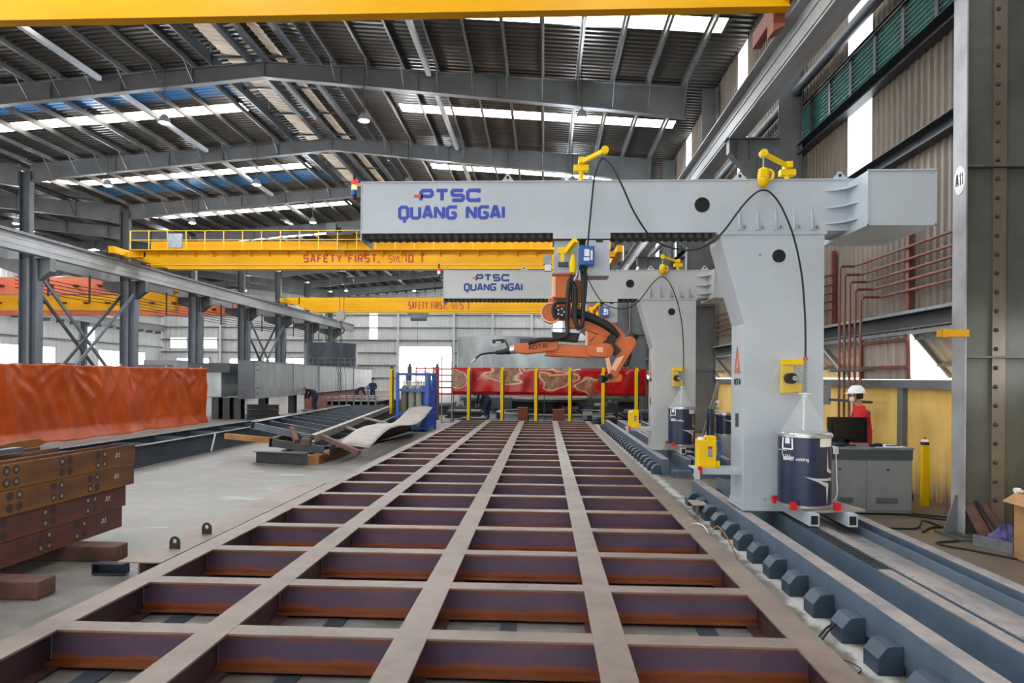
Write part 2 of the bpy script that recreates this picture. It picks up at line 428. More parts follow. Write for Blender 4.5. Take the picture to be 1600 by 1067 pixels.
def ywall():
    m, nt, b = new_mat('stained_yellow_wall')
    n = noise(nt, 1.3, 6, .65, stretch=(1, 1, .35)); n2 = noise(nt, 5, 6, .7, stretch=(1, 2, .25))
    tc = nd(nt, 'ShaderNodeTexCoord'); sp = nd(nt, 'ShaderNodeSeparateXYZ'); nt.links.new(tc.outputs['Object'], sp.inputs[0])
    c = ramp(nt, [(.3, 'd6ab52'), (.5, 'e8c26c'), (.7, 'efcd82')], n).outputs[0]
    mr = nd(nt, 'ShaderNodeMapRange'); mr.inputs[1].default_value = .75; mr.inputs[2].default_value = -.1
    nt.links.new(sp.outputs[2], mr.inputs[0])
    mu = nd(nt, 'ShaderNodeMath', operation='MULTIPLY'); nt.links.new(n2, mu.inputs[0]); nt.links.new(mr.outputs[0], mu.inputs[1])
    r2 = ramp(nt, [(.12, (0,0,0,1)), (.5, (1,1,1,1))], mu.outputs[0])
    c = mixc(nt, r2.outputs[0], c, lin('6f5a45'))
    r3 = ramp(nt, [(.62, (0,0,0,1)), (.75, (.7,.7,.7,1))], n2)
    c = mixc(nt, r3.outputs[0], c, lin('9a7838'))
    nt.links.new(c, b.inputs['Base Color']); b.inputs['Roughness'].default_value = .7
    return m
M['yellow_wall'] = ywall()

def curtain():
    m, nt, b = new_mat('glossy_red_film')
    b.inputs['Roughness'].default_value = .18; b.inputs['Specular IOR Level'].default_value = .3
    tc = nd(nt, 'ShaderNodeTexCoord')
    mp = nd(nt, 'ShaderNodeMapping'); mp.inputs['Scale'].default_value = (.8, 1.0, 1.9); nt.links.new(tc.outputs['Object'], mp.inputs[0])
    nz = nd(nt, 'ShaderNodeTexNoise'); nz.inputs['Scale'].default_value = .9; nz.inputs['Detail'].default_value = 2; nt.links.new(mp.outputs[0], nz.inputs['Vector'])
    mx = nd(nt, 'ShaderNodeMix', data_type='VECTOR'); mx.inputs[0].default_value = .68
    nt.links.new(mp.outputs[0], mx.inputs[4]); nt.links.new(nz.outputs['Color'], mx.inputs[5])
    vo = nd(nt, 'ShaderNodeTexVoronoi', feature='F1'); vo.inputs['Scale'].default_value = 2.0; nt.links.new(mx.outputs[1], vo.inputs['Vector'])
    blob = ramp(nt, [(.36, (1,1,1,1)), (.39, (0,0,0,1))], vo.outputs['Distance'])
    rim = ramp(nt, [(.33, (0,0,0,1)), (.37, (1,1,1,1)), (.40, (1,1,1,1)), (.44, (0,0,0,1))], vo.outputs['Distance'])
    big = ramp(nt, [(.40, (0,0,0,1)), (.46, (1,1,1,1))], noise(nt, .5, 1))
    red = ramp(nt, [(.35, '8c0a10'), (.65, 'c41018')], noise(nt, 1.6, 3)).outputs[0]
    leaf = ramp(nt, [(.35, '5e4433'), (.6, 'a87a58')], noise(nt, 5, 4)).outputs[0]
    f1 = nd(nt, 'ShaderNodeMath', operation='MULTIPLY'); nt.links.new(blob.outputs[0], f1.inputs[0]); nt.links.new(big.outputs[0], f1.inputs[1])
    f2 = nd(nt, 'ShaderNodeMath', operation='MULTIPLY'); nt.links.new(rim.outputs[0], f2.inputs[0]); nt.links.new(big.outputs[0], f2.inputs[1])
    c = mixc(nt, f1.outputs[0], red, leaf); c = mixc(nt, f2.outputs[0], c, lin('d9b090'))
    nt.links.new(c, b.inputs['Base Color'])
    return m
M['curtain'] = curtain()

# ------------------------------------------------------------------ stroke lettering
C_ = .22
GL = {
 'P': (1, [[(0,0),(0,1),(1,1),(1,.42),(0,.42)]]), 'T': (1, [[(0,1),(1,1)],[(.5,1),(.5,0)]]),
 'S': (1, [[(1,1),(0,1),(0,.5),(1,.5),(1,0),(0,0)]]), 'C': (1, [[(1,.76),(1,1),(0,1),(0,0),(1,0),(1,.24)]]),
 'Q': (1, [[(.5,0),(0,0),(0,1),(1,1),(1,0),(.5,0)],[(.45,-.2),(.75,-.34)]]), 'U': (1, [[(0,1),(0,0),(1,0),(1,1)]]),
 'A': (1, [[(0,0),(.40,1),(.60,1),(1,0)],[(.22,.3),(.78,.3)]]), 'N': (1, [[(0,0),(0,1)],[(0,1),(1,0)],[(1,0),(1,1)]]),
 'G': (1, [[(1,.84),(1,1),(0,1),(0,0),(1,0),(1,.48),(.5,.48)]]), 'I': (0, [[(0,0),(0,1)]]),
 'F': (.9, [[(0,0),(0,1),(.9,1)],[(0,.52),(.7,.52)]]), 'E': (.9, [[(.9,1),(0,1),(0,0),(.9,0)],[(0,.5),(.7,.5)]]),
 'Y': (1, [[(0,1),(.5,.5),(1,1)],[(.5,.5),(.5,0)]]), 'R': (1, [[(0,0),(0,1),(1,1),(1,.5),(0,.5)],[(.5,.5),(1,0)]]),
 'W': (1.2, [[(0,1),(.3,0),(.6,.8),(.9,0),(1.2,1)]]), 'L': (.8, [[(0,1),(0,0),(.8,0)]]), '1': (.3, [[(0,.8),(.3,1),(.3,0)]]),
 '0': (1, [[(.5,0),(0,0),(0,1),(1,1),(1,0),(.5,0)]]), 'O': (1, [[(.5,0),(0,0),(0,1),(1,1),(1,0),(.5,0)]]),
 '5': (1, [[(1,1),(0,1),(0,.55),(1,.55),(1,0),(0,0)]]), ':': (0, [[(0,.15),(0,.3)],[(0,.6),(0,.75)]]), ',': (0, [[(0,.08),(-.12,-.2)]]),
 ' ': (.5, []),
 'b': (.8, [[(0,1),(0,0),(.8,0),(.8,.6),(0,.6)]]), 'o': (.8, [[(.4,0),(0,0),(0,.6),(.8,.6),(.8,0),(.4,0)]]),
 'ö': (.8, [[(.4,0),(0,0),(0,.6),(.8,.6),(.8,0),(.4,0)],[(.2,.8),(.2,.95)],[(.6,.8),(.6,.95)]]),
 'h': (.8, [[(0,1),(0,0)],[(0,.6),(.8,.6),(.8,0)]]), 'l': (0, [[(0,1),(0,0)]]),
 'e': (.8, [[(.8,0),(0,0),(0,.6),(.8,.6),(.8,.3),(0,.3)]]), 'r': (.5, [[(0,0),(0,.6),(.5,.6)]]),
 'w': (1, [[(0,.6),(.25,0),(.5,.5),(.75,0),(1,.6)]]), 'd': (.8, [[(.8,1),(.8,0),(0,0),(0,.6),(.8,.6)]]),
 'i': (0, [[(0,0),(0,.6)],[(0,.8),(0,.92)]]), 'n': (.8, [[(0,0),(0,.6),(.8,.6),(.8,0)]]),
 'g': (.8, [[(.8,0),(0,0),(0,.6),(.8,.6),(.8,-.3),(0,-.3)]]),
 'H': (1, [[(0,0),(0,1)],[(1,0),(1,1)],[(0,.5),(1,.5)]]),
}
def text_len(s, lw, sp):
    return sum(GL[c][0]*lw for c in s) + sp*(len(s)-1)
def lettering(g, s, mapf, h, total, t, gap=.55, cham=C_):
    """mapf(x, y, d) places a point of the flat layout on the surface; letters fill `total` across and `h` up"""
    units = sum(GL[c][0] for c in s)
    sp = t * (1 + gap)
    lw = (total - t - sp*(len(s)-1)) / units
    x = t/2
    hh = h - t
    for ci, c in enumerate(s):
        wd, strokes = GL[c]
        for si, pl in enumerate(strokes):
            K = 1 + .12*si
            pts = [Vector((x + p[0]*lw, t/2 + p[1]*hh)) for p in pl]
            q = [pts[0]]
            for i in range(1, len(pts)-1):
                a, b_, c_ = pts[i-1], pts[i], pts[i+1]
                d1, d2 = (a-b_), (c_-b_)
                if cham and abs(d1.normalized().dot(d2.normalized())) < .3 and min(d1.length, d2.length) > t*1.2:
                    k = min(t*.55, cham*min(d1.length, d2.length))
                    q += [b_ + d1.normalized()*k, b_ + d2.normalized()*k]
                else: q.append(b_)
            q.append(pts[-1])
            L, R = [], []
            for i, p in enumerate(q):
                d0 = (q[i]-q[i-1]).normalized() if i else None
                d1 = (q[i+1]-q[i]).normalized() if i < len(q)-1 else None
                if d0 is None: n = Vector((-d1.y, d1.x)); m = 1
                elif d1 is None: n = Vector((-d0.y, d0.x)); m = 1
                else:
                    n0 = Vector((-d0.y, d0.x)); n1 = Vector((-d1.y, d1.x)); n = (n0+n1)
                    n = n.normalized() if n.length > 1e-6 else n0
                    m = 1/max(.5, n.dot(n0))
                L.append(p + n*t/2*m); R.append(p - n*t/2*m)
            k = len(q)
            vs = [mapf(p.x, p.y, K) for p in L] + [mapf(p.x, p.y, K) for p in R] + [mapf(p.x, p.y, 0) for p in L] + [mapf(p.x, p.y, 0) for p in R]
            fs = []
            for i in range(k-1):
                fs += [(i, i+1, k+i+1, k+i), (i, 2*k+i, 2*k+i+1, i+1), (k+i, k+i+1, 3*k+i+1, 3*k+i)]
            fs += [(0, k, 3*k, 2*k), (k-1, 2*k-1, 4*k-1, 3*k-1)]
            g.add(vs, fs)
        x += wd*lw + sp
def flat(o, r, u, nrm, d=.004):
    o, r, u, nrm = Vector(o), Vector(r), Vector(u), Vector(nrm)
    return lambda x, y, k: o + r*x + u*y + nrm*d*k
# ------------------------------------------------------------------ the hall
XR, XCR, XCL, XRIDGE, XWL = 6.0, 4.90, -25.0, -10.03, -49.5
YK = [8.33 + 7.8*k for k in range(11)]          # column rows; the last is the end wall
YEND = 86.2
Z_EAVE, Z_RIDGE = 12.15, 13.25                  # underside of the roof sheets
def roof_z(x):
    if x > XCL: return Z_RIDGE - (Z_RIDGE - Z_EAVE) * abs(x - XRIDGE) / 14.97
    xr = -37.3
    return Z_RIDGE - (Z_RIDGE - Z_EAVE) * abs(x - xr) / 12.3

Y0 = -16.0
g = G(); g.box(-56, 6.3, Y0, 87, -.2, 0)
struct(g, 'floor', M['floor'])
# faint saw-cut joints are part of the slab; ground outside
g = G(); g.box(-140, 6.3, 87, 260, -.25, -.05); g.box(6.3, 120, -30, 260, -.25, -.05); g.box(-140, -56, -30, 87, -.25, -.05)
struct(g, 'floor_outside', mat('pale_yard_ground', 'cfccc4', rough=.9))  # one even pale colour for the ground outside

def corrugated(axis, a0, a1, pitch, depth, stations, vert=True):
    """profiled sheet; profile runs along `axis` coordinate a, stations are (p, q) pairs of the other two coordinates, depth pushes q"""
    rows = []
    n = max(1, int(round((a1-a0)/pitch)))
    p = (a1-a0)/n
    prof = []
    for i in range(n):
        for t, d in ((0, 0), (.30, 0), (.42, 1), (.88, 1)): prof.append((a0 + (i+t)*p, d*depth))
    prof.append((a1, 0))
    return prof

def roof_sheet(y0, y1, xs, g):
    prof = corrugated('y', y0, y1, .26, .05, None)
    g.grid([[(x, y, roof_z(x) + .02 + d) for (y, d) in prof] for x in xs])

strips = [YK[0] - 3.75 + 7.8*k for k in range(-2, 11)]    # centre of each translucent strip
SW = .42
g = G(); gb = G()
edges = [Y0]
for s in strips: edges += [s - SW, s + SW]
edges.append(YEND)
MON0, MON1 = -12.0, -8.0                       # the ridge monitor opening
for i in range(0, len(edges), 2):
    y0, y1 = edges[i], edges[i+1]
    roof_sheet(y0, y1, [MON1, 6.3], g); roof_sheet(y0, y1, [XCL, MON0], g)
    roof_sheet(y0, y1, [-50, -37.3, XCL], g)
for s in strips:
    roof_sheet(s - SW, s + SW, [-12.6, MON0], g); roof_sheet(s - SW, s + SW, [MON1, -6.0], g); roof_sheet(s - SW, s + SW, [-40, -37.2, -35], g); roof_sheet(s - SW, s + SW, [5.2, 6.3], g)
ceil = struct(g, 'ceiling', M['roof'])
for y0, y1 in ((25.2, 26.7), (36.5, 38.2)):
    prof = corrugated('y', y0, y1, .26, .05, None)
    gb.grid([[(x, y, roof_z(x) - .004 + d) for (y, d) in prof] for x in (XCL, -12.4)])
struct(gb, 'ceiling', M['roof_blue'])
wn_ = 1
for s in strips:
    g = G()
    for x0, x1 in ((-6.0, 5.2), (-24.7, -12.6), (-35, -25), (-49, -40)):
        n = int((x1-x0)/1.25)
        za, zb = roof_z(x0)+.03, roof_z(x1)+.03
        g.hexa([(x0, s-SW, za), (x1, s-SW, zb), (x1, s+SW, zb), (x0, s+SW, za), (x0, s-SW, za+.03), (x1, s-SW, zb+.03), (x1, s+SW, zb+.03), (x0, s+SW, za+.03)])
    struct(g, 'window_%d' % wn_, M['sky_sheet']); wn_ += 1
# ridge monitor: raised cap sheets with open sides
g = G()
for x0, x1, z0, z1 in ((-12.6, XRIDGE, 13.95, 14.3), (XRIDGE, -7.4, 14.3, 13.95)):
    g.grid([[(x, y, z + d) for (y, d) in corrugated('y', 9, YEND, .3, .04, None)] for x, z in ((x0, z0), (x1, z1))])
struct(g, 'ceiling', M['roof'])
g = G()
for x in (MON0, MON1):
    g.box(x-.03, x+.03, 9, YEND, roof_z(x)-.12, roof_z(x)+.3)
for k in range(1, 11):
    for dy in (0, 2.6, 5.2):
        for x in (MON0, MON1): g.box(x-.03, x+.03, YK[k]+dy-.03, YK[k]+dy+.03, roof_z(x), 14.1)
        g.box(MON0, MON1, YK[k]+dy-.03, YK[k]+dy+.03, 13.2, 13.28)
for x in (-10.55, -9.95, -8.75): g.box(x-.09, x+.09, 9, YEND, 13.0, 13.16)
struct(g, 'trim_1', M['steel_dk'])
# beige gutter sheets running along the ridge opening
for nm, x0, x1, z in (('trim_2', -11.55, -10.6, 13.2), ('trim_3', -9.8, -9.35, 13.22)):
    g = G()
    prof = corrugated('y', 9, YEND, .3, .03, None)
    g.grid([[(x, y, z + d + (.12 if x == x0 else 0)) for (y, d) in prof] for x in (x0, x1)])
    struct(g, nm, M['beige'], solid=.006)

# purlins: one continuous member each
def purlin(x, label, group):
    g = G(); z = roof_z(x)
    y0 = Y0+.1; y1 = YEND-.1
    g.box(x-.008, x+.008, y0, y1, z-.22, z-.005); g.box(x-.008, x+.07, y0, y1, z-.225, z-.207); g.box(x-.07, x+.008, y0, y1, z-.02, z-.002)
    solo(g, 'roof_purlin', M['purlin'], label, 'purlin', group)
px_r = [4.75 - 1.22*i for i in range(11)]
px_l = [XRIDGE - (x - XRIDGE) for x in px_r]
for i, x in enumerate(px_r): purlin(x, 'roof purlin right of the ridge, %s from the right-hand wall' % NTH[i], 'purlins of the right roof slope')
for i, x in enumerate(px_l): purlin(x, 'roof purlin left of the ridge, %s from the left columns' % NTH[i], 'purlins of the left roof slope')
for i in range(8): purlin(-26.2 - 2.6*i, 'purlin over the far left bay, %s from the left columns' % NTH[i], 'purlins of the far left bay')
# sturdier strut members along the bay
for i, x in enumerate((-4.1, -16.0)):
    g = G(); z = roof_z(x)-.34
    for k in range(1, 10): g.bar((x, YK[k]+.16, z), (x, YK[k+1]-.16, z), .16, .16)
    solo(g, 'strut_tube', M['runway'], 'pale square tube strut running under the purlins %s of the ridge' % ('right', 'left')[i], 'strut', 'long strut tubes under the roof')

# rafters
def rafter(k, xs, zb, zt, label, group):
    y = YK[k]; t = thing('rafter_frame', label, 'roof beam', (xs[len(xs)//2], y, min(zb)), group)
    n = len(xs)
    g = G()
    for i in range(n-1):
        g.hexa([(xs[i], y-.008, zb[i]), (xs[i+1], y-.008, zb[i+1]), (xs[i+1], y+.008, zb[i+1]), (xs[i], y+.008, zb[i]),
                (xs[i], y-.008, zt[i]), (xs[i+1], y-.008, zt[i+1]), (xs[i+1], y+.008, zt[i+1]), (xs[i], y+.008, zt[i])])
        m = max(1, int(abs(xs[i+1]-xs[i])/2.54))
        for j in range(m):
            f = j/m; x = xs[i]*(1-f)+xs[i+1]*f; b = zb[i]*(1-f)+zb[i+1]*f; tt = zt[i]*(1-f)+zt[i+1]*f
            g.box(x-.008, x+.008, y-.1, y+.1, b, tt)
    g.build('web', M['rafter'], t)
    g = G()
    for i in range(n-1): g.bar((xs[i], y, zb[i]-.01), (xs[i+1], y, zb[i+1]-.01), .26, .024, (0, 0, 1))
    g.build('bottom_flange', M['rafter'], t)
    g = G()
    for i in range(n-1): g.bar((xs[i], y, zt[i]+.01), (xs[i+1], y, zt[i+1]+.01), .26, .02, (0, 0, 1))
    g.build('top_flange', M['rafter'], t)
    g = G()                                      # fly braces from the bottom flange to the purlins
    for x in (px_r + px_l if xs[0] > 0 else [-28, -31, -34, -41, -44, -47]):
        for i in range(n-1):
            if min(xs[i], xs[i+1]) <= x <= max(xs[i], xs[i+1]):
                f = (x-xs[i])/(xs[i+1]-xs[i]); b = zb[i]*(1-f)+zb[i+1]*f
                g.bar((x, y-.05, b+.03), (x, y-.75, roof_z(x)-.2), .03, .03)
    g.build('fly_brace', M['rafter'], t)['kind'] = 'stuff'
    return t
for k in range(1, 11):
    fd = ORD[k-1]
    rafter(k, [4.85, 1.0, XRIDGE, -20.5, -24.75], [10.88, 11.34, 12.5, 11.55, 11.12], [roof_z(x)-.24 for x in (4.85, 1, XRIDGE, -20.5, -24.75)],
           'grey tapered steel rafter spanning the main bay, the %s to the camera' % fd, 'rafters over the main bay')
    if k >= 2:
        rafter(k, [-25.3, -28, -37.3, -46, -49.3], [10.9, 11.3, 12.4, 11.3, 10.9], [roof_z(x)-.24 for x in (-25.3, -28, -37.3, -46, -49.3)],
           'grey tapered steel rafter over the far left bay, the %s to the camera' % ORD[k-2], 'rafters over the far left bay')

# runway girders
def runway(x, y0, y1, label, mt):
    t = thing('crane_runway', label, 'girder', (x, y0, 7.43))
    g = G(); g.box(x-.19, x+.19, y0, y1, 7.43, 7.46); g.box(x-.19, x+.19, y0, y1, 8.22, 8.25); g.box(x-.008, x+.008, y0, y1, 7.46, 8.22)
    k = y0+1
    while k < y1:
        s_ = -1 if x < 0 else 1; g.box(min(x, x+s_*.15), max(x, x+s_*.15), k, k+.012, 7.46, 8.22); k += 1.95
    s_ = 1 if x < 0 else -1
    for z_ in (7.72, 8.0): g.box(min(x, x+s_*.03), max(x, x+s_*.03), y0, y1, z_, z_+.03)
    g.build('girder', mt, t)
    g = G(); g.box(x-.06, x+.06, y0, y1, 8.25, 8.262); g.box(x-.012, x+.012, y0, y1, 8.262, 8.33); g.box(x-.035, x+.035, y0, y1, 8.33, 8.37)
    g.build('rail', M['steel'], t)
    return t
runway(4.43, Y0+1, 85, 'grey crane runway girder with a rail, along the right-hand columns', M['runway'])
runway(-23.85, 24, 84.5, 'long grey crane runway girder with a rail, on the brackets of the left columns', M['runway'])
g = G(); g.ibeam((-26.1, 24, 7.8), (-26.1, 85, 7.8), .75, .3)
solo(g, 'crane_runway', M['runway'], 'grey runway girder on the far side of the left columns, facing the left bay', 'girder')
g = G(); g.ibeam((-48.4, 24, 7.8), (-48.4, 85, 7.8), .75, .3)
solo(g, 'crane_runway', M['runway'], 'grey runway girder along the far left outer wall', 'girder')

# right columns
for k in range(-3, 10):
    y = YK[0]+7.8*k; det = k == 0
    if k < 0:
        t = thing('steel_column', 'grey steel column of the right-hand row behind the viewpoint', 'column', (5.4, y, 0), 'columns along the right-hand wall')
        g = G(); g.ibeam((5.4, y, .03), (5.4, y, 12), 1.0, .26, up=(1, 0, 0)); g.build('shaft', M['steel'], t); continue
    t = thing('steel_column', 'big grey steel column with the A11 plate and bolted web, right foreground' if k == 0 else 'grey steel column of the right-hand row, %s to the camera' % ORD[k], 'column', (5.4, y, 0), 'columns along the right-hand wall')
    g = G(); g.box(XCR, XCR+.02, y-.13, y+.13, .06, 10.9 if det else 7.0); g.build('flange', M['flange_lit'] if det else M['steel'], t, bev=.004 if det else 0)
    g = G(); g.box(XCR+.02, 5.9, y-.01, y+.01, .06, 7.4); g.box(5.40, 5.9, y-.01, y+.01, 7.4, 11.9); g.box(5.88, 5.9, y-.13, y+.13, .06, 11.9)
    g.build('web', M['web'] if det else M['steel'], t)
    g = G()
    for z in (2.12, 4.35, 6.6) if det else (2.12, 4.35): g.box(XCR+.02, 5.88, y-.12, y+.12, z, z+.02)
    g.build('stiffener', M['web'], t)
    g = G(); g.prism([(XCR, 6.45), (4.25, 7.1), (4.25, 7.41), (XCR+.5, 7.41), (XCR+.5, 6.45)], 'y', y-.012, y+.012)
    g.box(4.17, 5.4, y-.15, y+.15, 7.41, 7.43); g.bar((4.25, y, 7.09), (XCR, y, 6.42), .26, .02); g.box(4.24, 4.26, y-.13, y+.13, 7.09, 7.42)
    for x in (4.43, 4.72): g.box(x-.006, x+.006, y-.12, y+.12, 6.95, 7.41)
    g.build('bracket', M['steel'], t)
    g = G(); g.box(4.78, 5.85, y-.26, y+.26, 0, .03); g.box(4.85, 5.55, y-.2, y+.2, .03, .06)
    g.build('base_plate', M['web'], t)
    if det:
        g = G(); g.box(5.26, 5.41, y-.05, y-.01, .06, 7.4)
        g.build('cleat_plate', M['clad'], t)
        for z in [.45+.222*i for i in range(31)]:
            g = G(); g.lathe([(.026, 0), (.026, .012), (.012, .03), (.001, .034)], (5.30, y-.05, z), 8, (0, -1, 0)); g.build('bolt', M['steel_dk'], t, smooth=True)
        g = G(); g.prism([(XCR, .06), (XCR-.16, .06), (XCR-.02, .5), (XCR, .5)], 'y', y-.012, y+.012); g.build('gusset', M['steel'], t)
# number plate on the column
pl = G(); pz = WZ(1497, 271, 4.2); pc = Vector((XCR-.004, 8.32, 4.22))
pl.v = []; n = 28
pl.add([(XCR-.006, pc.y + .105*math.cos(2*PI*i/n), pc.z + .17*math.sin(2*PI*i/n)) for i in range(n)] + [(XCR, pc.y + .105*math.cos(2*PI*i/n), pc.z + .17*math.sin(2*PI*i/n)) for i in range(n)],
       [tuple(range(n))] + [(i, (i+1) % n, n+(i+1) % n, n+i) for i in range(n)])
col0 = [o for o in sc.objects if o.name == 'steel_column'][0]
nump = pl.build('number_plate', M['white'], col0)
g = G(); lettering(g, 'A11', flat((XCR-.006, pc.y+.075, pc.z-.07), (0, -1, 0), (0, 0, 1), (-1, 0, 0), .002), .15, .15, .02)
g.build('lettering', M['black_text'], nump)
ya_ = W(1467, 526, 8.15); yb_ = W(1512, 515, 8.15)
g = G(); g.box(ya_.x, yb_.x, 8.12, 8.2, ya_.z, yb_.z); g.box(ya_.x+.02, ya_.x+.06, 8.1, 8.12, ya_.z-.01, yb_.z+.01)
g.build('yellow_arm', M['crane'], col0)

# left columns
for k in range(3, 10):
    y = YK[k]
    t = thing('steel_column', 'blue-grey steel column of the left row, the %s to the camera' % ORD[k-3], 'column', (-24.62, y, 0), 'columns of the left row')
    g = G()
    for x in (-25.12, -24.24): g.box(x-.012, x+.012, y-.22, y+.22, .06, 7.4)
    g.box(-25.11, -24.25, y-.01, y+.01, .06, 7.4)
    g.box(-24.74, -24.62, y-.2, y+.2, .06, 7.4)
    g.build('shaft', M['col_blue'], t)
    g = G(); g.ibeam((-24.92, y, 7.4), (-24.92, y, 11.6), .5, .3, up=(1, 0, 0)); g.build('upper_shaft', M['steel_dk'], t)
    g = G(); g.prism([(-24.22, 6.35), (-23.97, 6.5), (-23.62, 6.8), (-23.62, 7.41), (-24.52, 7.41), (-24.52, 6.35)], 'y', y-.012, y+.012)
    g.box(-24.52, -23.60, y-.2, y+.2, 7.39, 7.42); g.box(-23.62, -23.60, y-.19, y+.19, 6.8, 7.4); g.bar((-23.61, y, 6.8), (-24.22, y, 6.35), .38, .02)
    g.prism([(-25.12, 6.6), (-26.32, 7.0), (-26.32, 7.4), (-25.12, 7.4)], 'y', y-.012, y+.012)
    g.build('bracket', M['steel_dk'] if k != 3 else M['steel'], t)
    g = G(); g.box(-25.32, -24.02, y-.35, y+.35, 0, .06); g.build('base_plate', M['steel_dk'], t)
for n_, (k0, k1) in enumerate(((3, 4), (6, 7), (9, 9))):
    if k0 == k1: continue
    y0, y1 = YK[k0]+.25, YK[k1]-.25
    for j, x in enumerate((-25.02, -24.32)):
        t = thing('cross_bracing', 'crossed grey steel braces between the %s pair of left columns, %s plane' % (('nearest', 'fourth')[n_], ('far', 'near')[j]), 'bracing', (x, (y0+y1)/2, 0), 'crossed braces in the left row')
        for a, b in ((.3, 6.6), (6.6, .3)):
            g = G(); g.bar((x + (.06 if a < 1 else -.06), y0, a), (x + (.06 if a < 1 else -.06), y1, b), .1, .14); g.build('brace', M['steel_dk'] if j == 0 else M['col_blue'], t)
# sagging service lines between the left columns
for k in range(3, 9):
    t = thing('service_lines', 'bundle of dark service pipes hung below the left runway, %s bay from the camera' % NTH[k-3], 'pipes', (-25.52, YK[k]+3.9, 5.6), 'service pipes of the left row')
    for j in range(5):
        g = G(); g.tube([(-25.47, YK[k], 6.75-.18*j), (-25.47, YK[k]+3.9, 6.68-.18*j), (-25.47, YK[k+1], 6.75-.18*j)], .022, 6); g.build('pipe', M['black_steel'], t)
    for dy in (2.2, 5.4):
        g = G(); g.box(-25.52, -25.44, YK[k]+dy-.03, YK[k]+dy+.03, 5.85, 7.42); g.build('hanger', M['black_steel'], t)

# right-hand wall: cladding bands
def clad_y(g, x, y0, y1, z0, z1, pitch=.19, depth=.035):
    prof = corrugated('y', y0, y1, pitch, depth, None)
    g.grid([[(x + d, y, z) for (y, d) in prof] for z in (z0, z1)])
g = G()
sh = [(13.37 - 15.6 + 7.8*k) for k in range(0, 12)]     # centres of the translucent wall strips
yy = [Y0]
for s in sh:
    yy += [s-.5, s+.5]
yy.append(YEND)
clad_y(g, XR, Y0, YEND, 2.67, 5.75)
for i in range(0, len(yy), 2):
    clad_y(g, XR, yy[i], yy[i+1], 5.75, 7.32); clad_y(g, XR, yy[i], yy[i+1], 8.12, 12.3)
struct(g, 'wall_right', M['clad'])
for s in sh:
    g = G(); g.box(XR, XR+.03, s-.5, s+.5, 5.75, 7.05); g.box(XR, XR+.03, s-.5, s+.5, 8.12, 12)
    struct(g, 'window_%d' % wn_, M['wall_sheet']); wn_ += 1
g = G(); g.box(XR-.02, XR+.1, Y0, YEND, 0, 1.72); struct(g, 'wall_right', M['yellow_wall'])
g = G(); g.box(XR-.12, XR+.12, Y0, YEND, 1.72, 1.86); struct(g, 'trim_4', M['steel'])
g = G()
for z0, z1, d in ((7.05, 7.28, .2), (5.5, 5.75, .2), (2.70, 2.93, .18), (8.1, 8.18, .1)):
    g.channel((XR-d/2, Y0, (z0+z1)/2), (XR-d/2, YEND, (z0+z1)/2), z1-z0, d, .015, side=1)
struct(g, 'trim_5', M['steel_dk'])
g = G(); g.box(XR-.2, XR, 2, YEND, 2.92, 2.97); g.box(XR-.1, XR-.02, 2, YEND, 2.6, 2.66); struct(g, 'trim_6', M['galv'])
g = G(); g.cyl((5.78, -10, 8.52), (5.78, YEND, 8.52), .11, n=14)
solo(g, 'duct_pipe', M['col_blue'], 'long blue-grey round pipe above the teal louvres', 'pipe', smooth=True)
g = G()
for y in (11.62, 19.4, 27.2, 35): g.box(XR-.1, XR-.02, y-.09, y+.09, 0, 1.72)
struct(g, 'trim_7', M['steel'])
# louvres
for b in range(4):
    y0 = 8.75 + 7.8*b
    for j in range(7 if b else 8):
        ya = y0 + j*.98
        t = thing('louvre_panel', 'teal louvre panel high on the right-hand wall, %s in its row of the %s bay' % (NTH[j], NTH[b]), 'louvre', (XR, ya+.49, 7.28), 'teal louvres of the right-hand wall')
        g = G(); g.box(XR-.06, XR+.06, ya, ya+.05, 7.28, 8.12); g.box(XR-.06, XR+.06, ya+.93, ya+.98, 7.28, 8.12); g.build('louvre_frame', M['steel_dk'], t)
        g = G()
        for z in range(9):
            zz = 7.33 + z*.086
            g.hexa([(XR+.05, ya+.05, zz-.02), (XR+.05, ya+.93, zz-.02), (XR-.04, ya+.93, zz+.085), (XR-.04, ya+.05, zz+.085), (XR+.055, ya+.05, zz-.012), (XR+.055, ya+.93, zz-.012), (XR-.035, ya+.93, zz+.093), (XR-.035, ya+.05, zz+.093)])
        g.build('blades', M['teal'], t)
        g = G()
        for z in range(9): zz = 7.33 + z*.086; g.box(XR-.052, XR-.04, ya+.05, ya+.93, zz+.062, zz+.084)
        g.build('blade_gap_shade', M['steel_dk'], t)  # dark strips painted in as the shade between blades
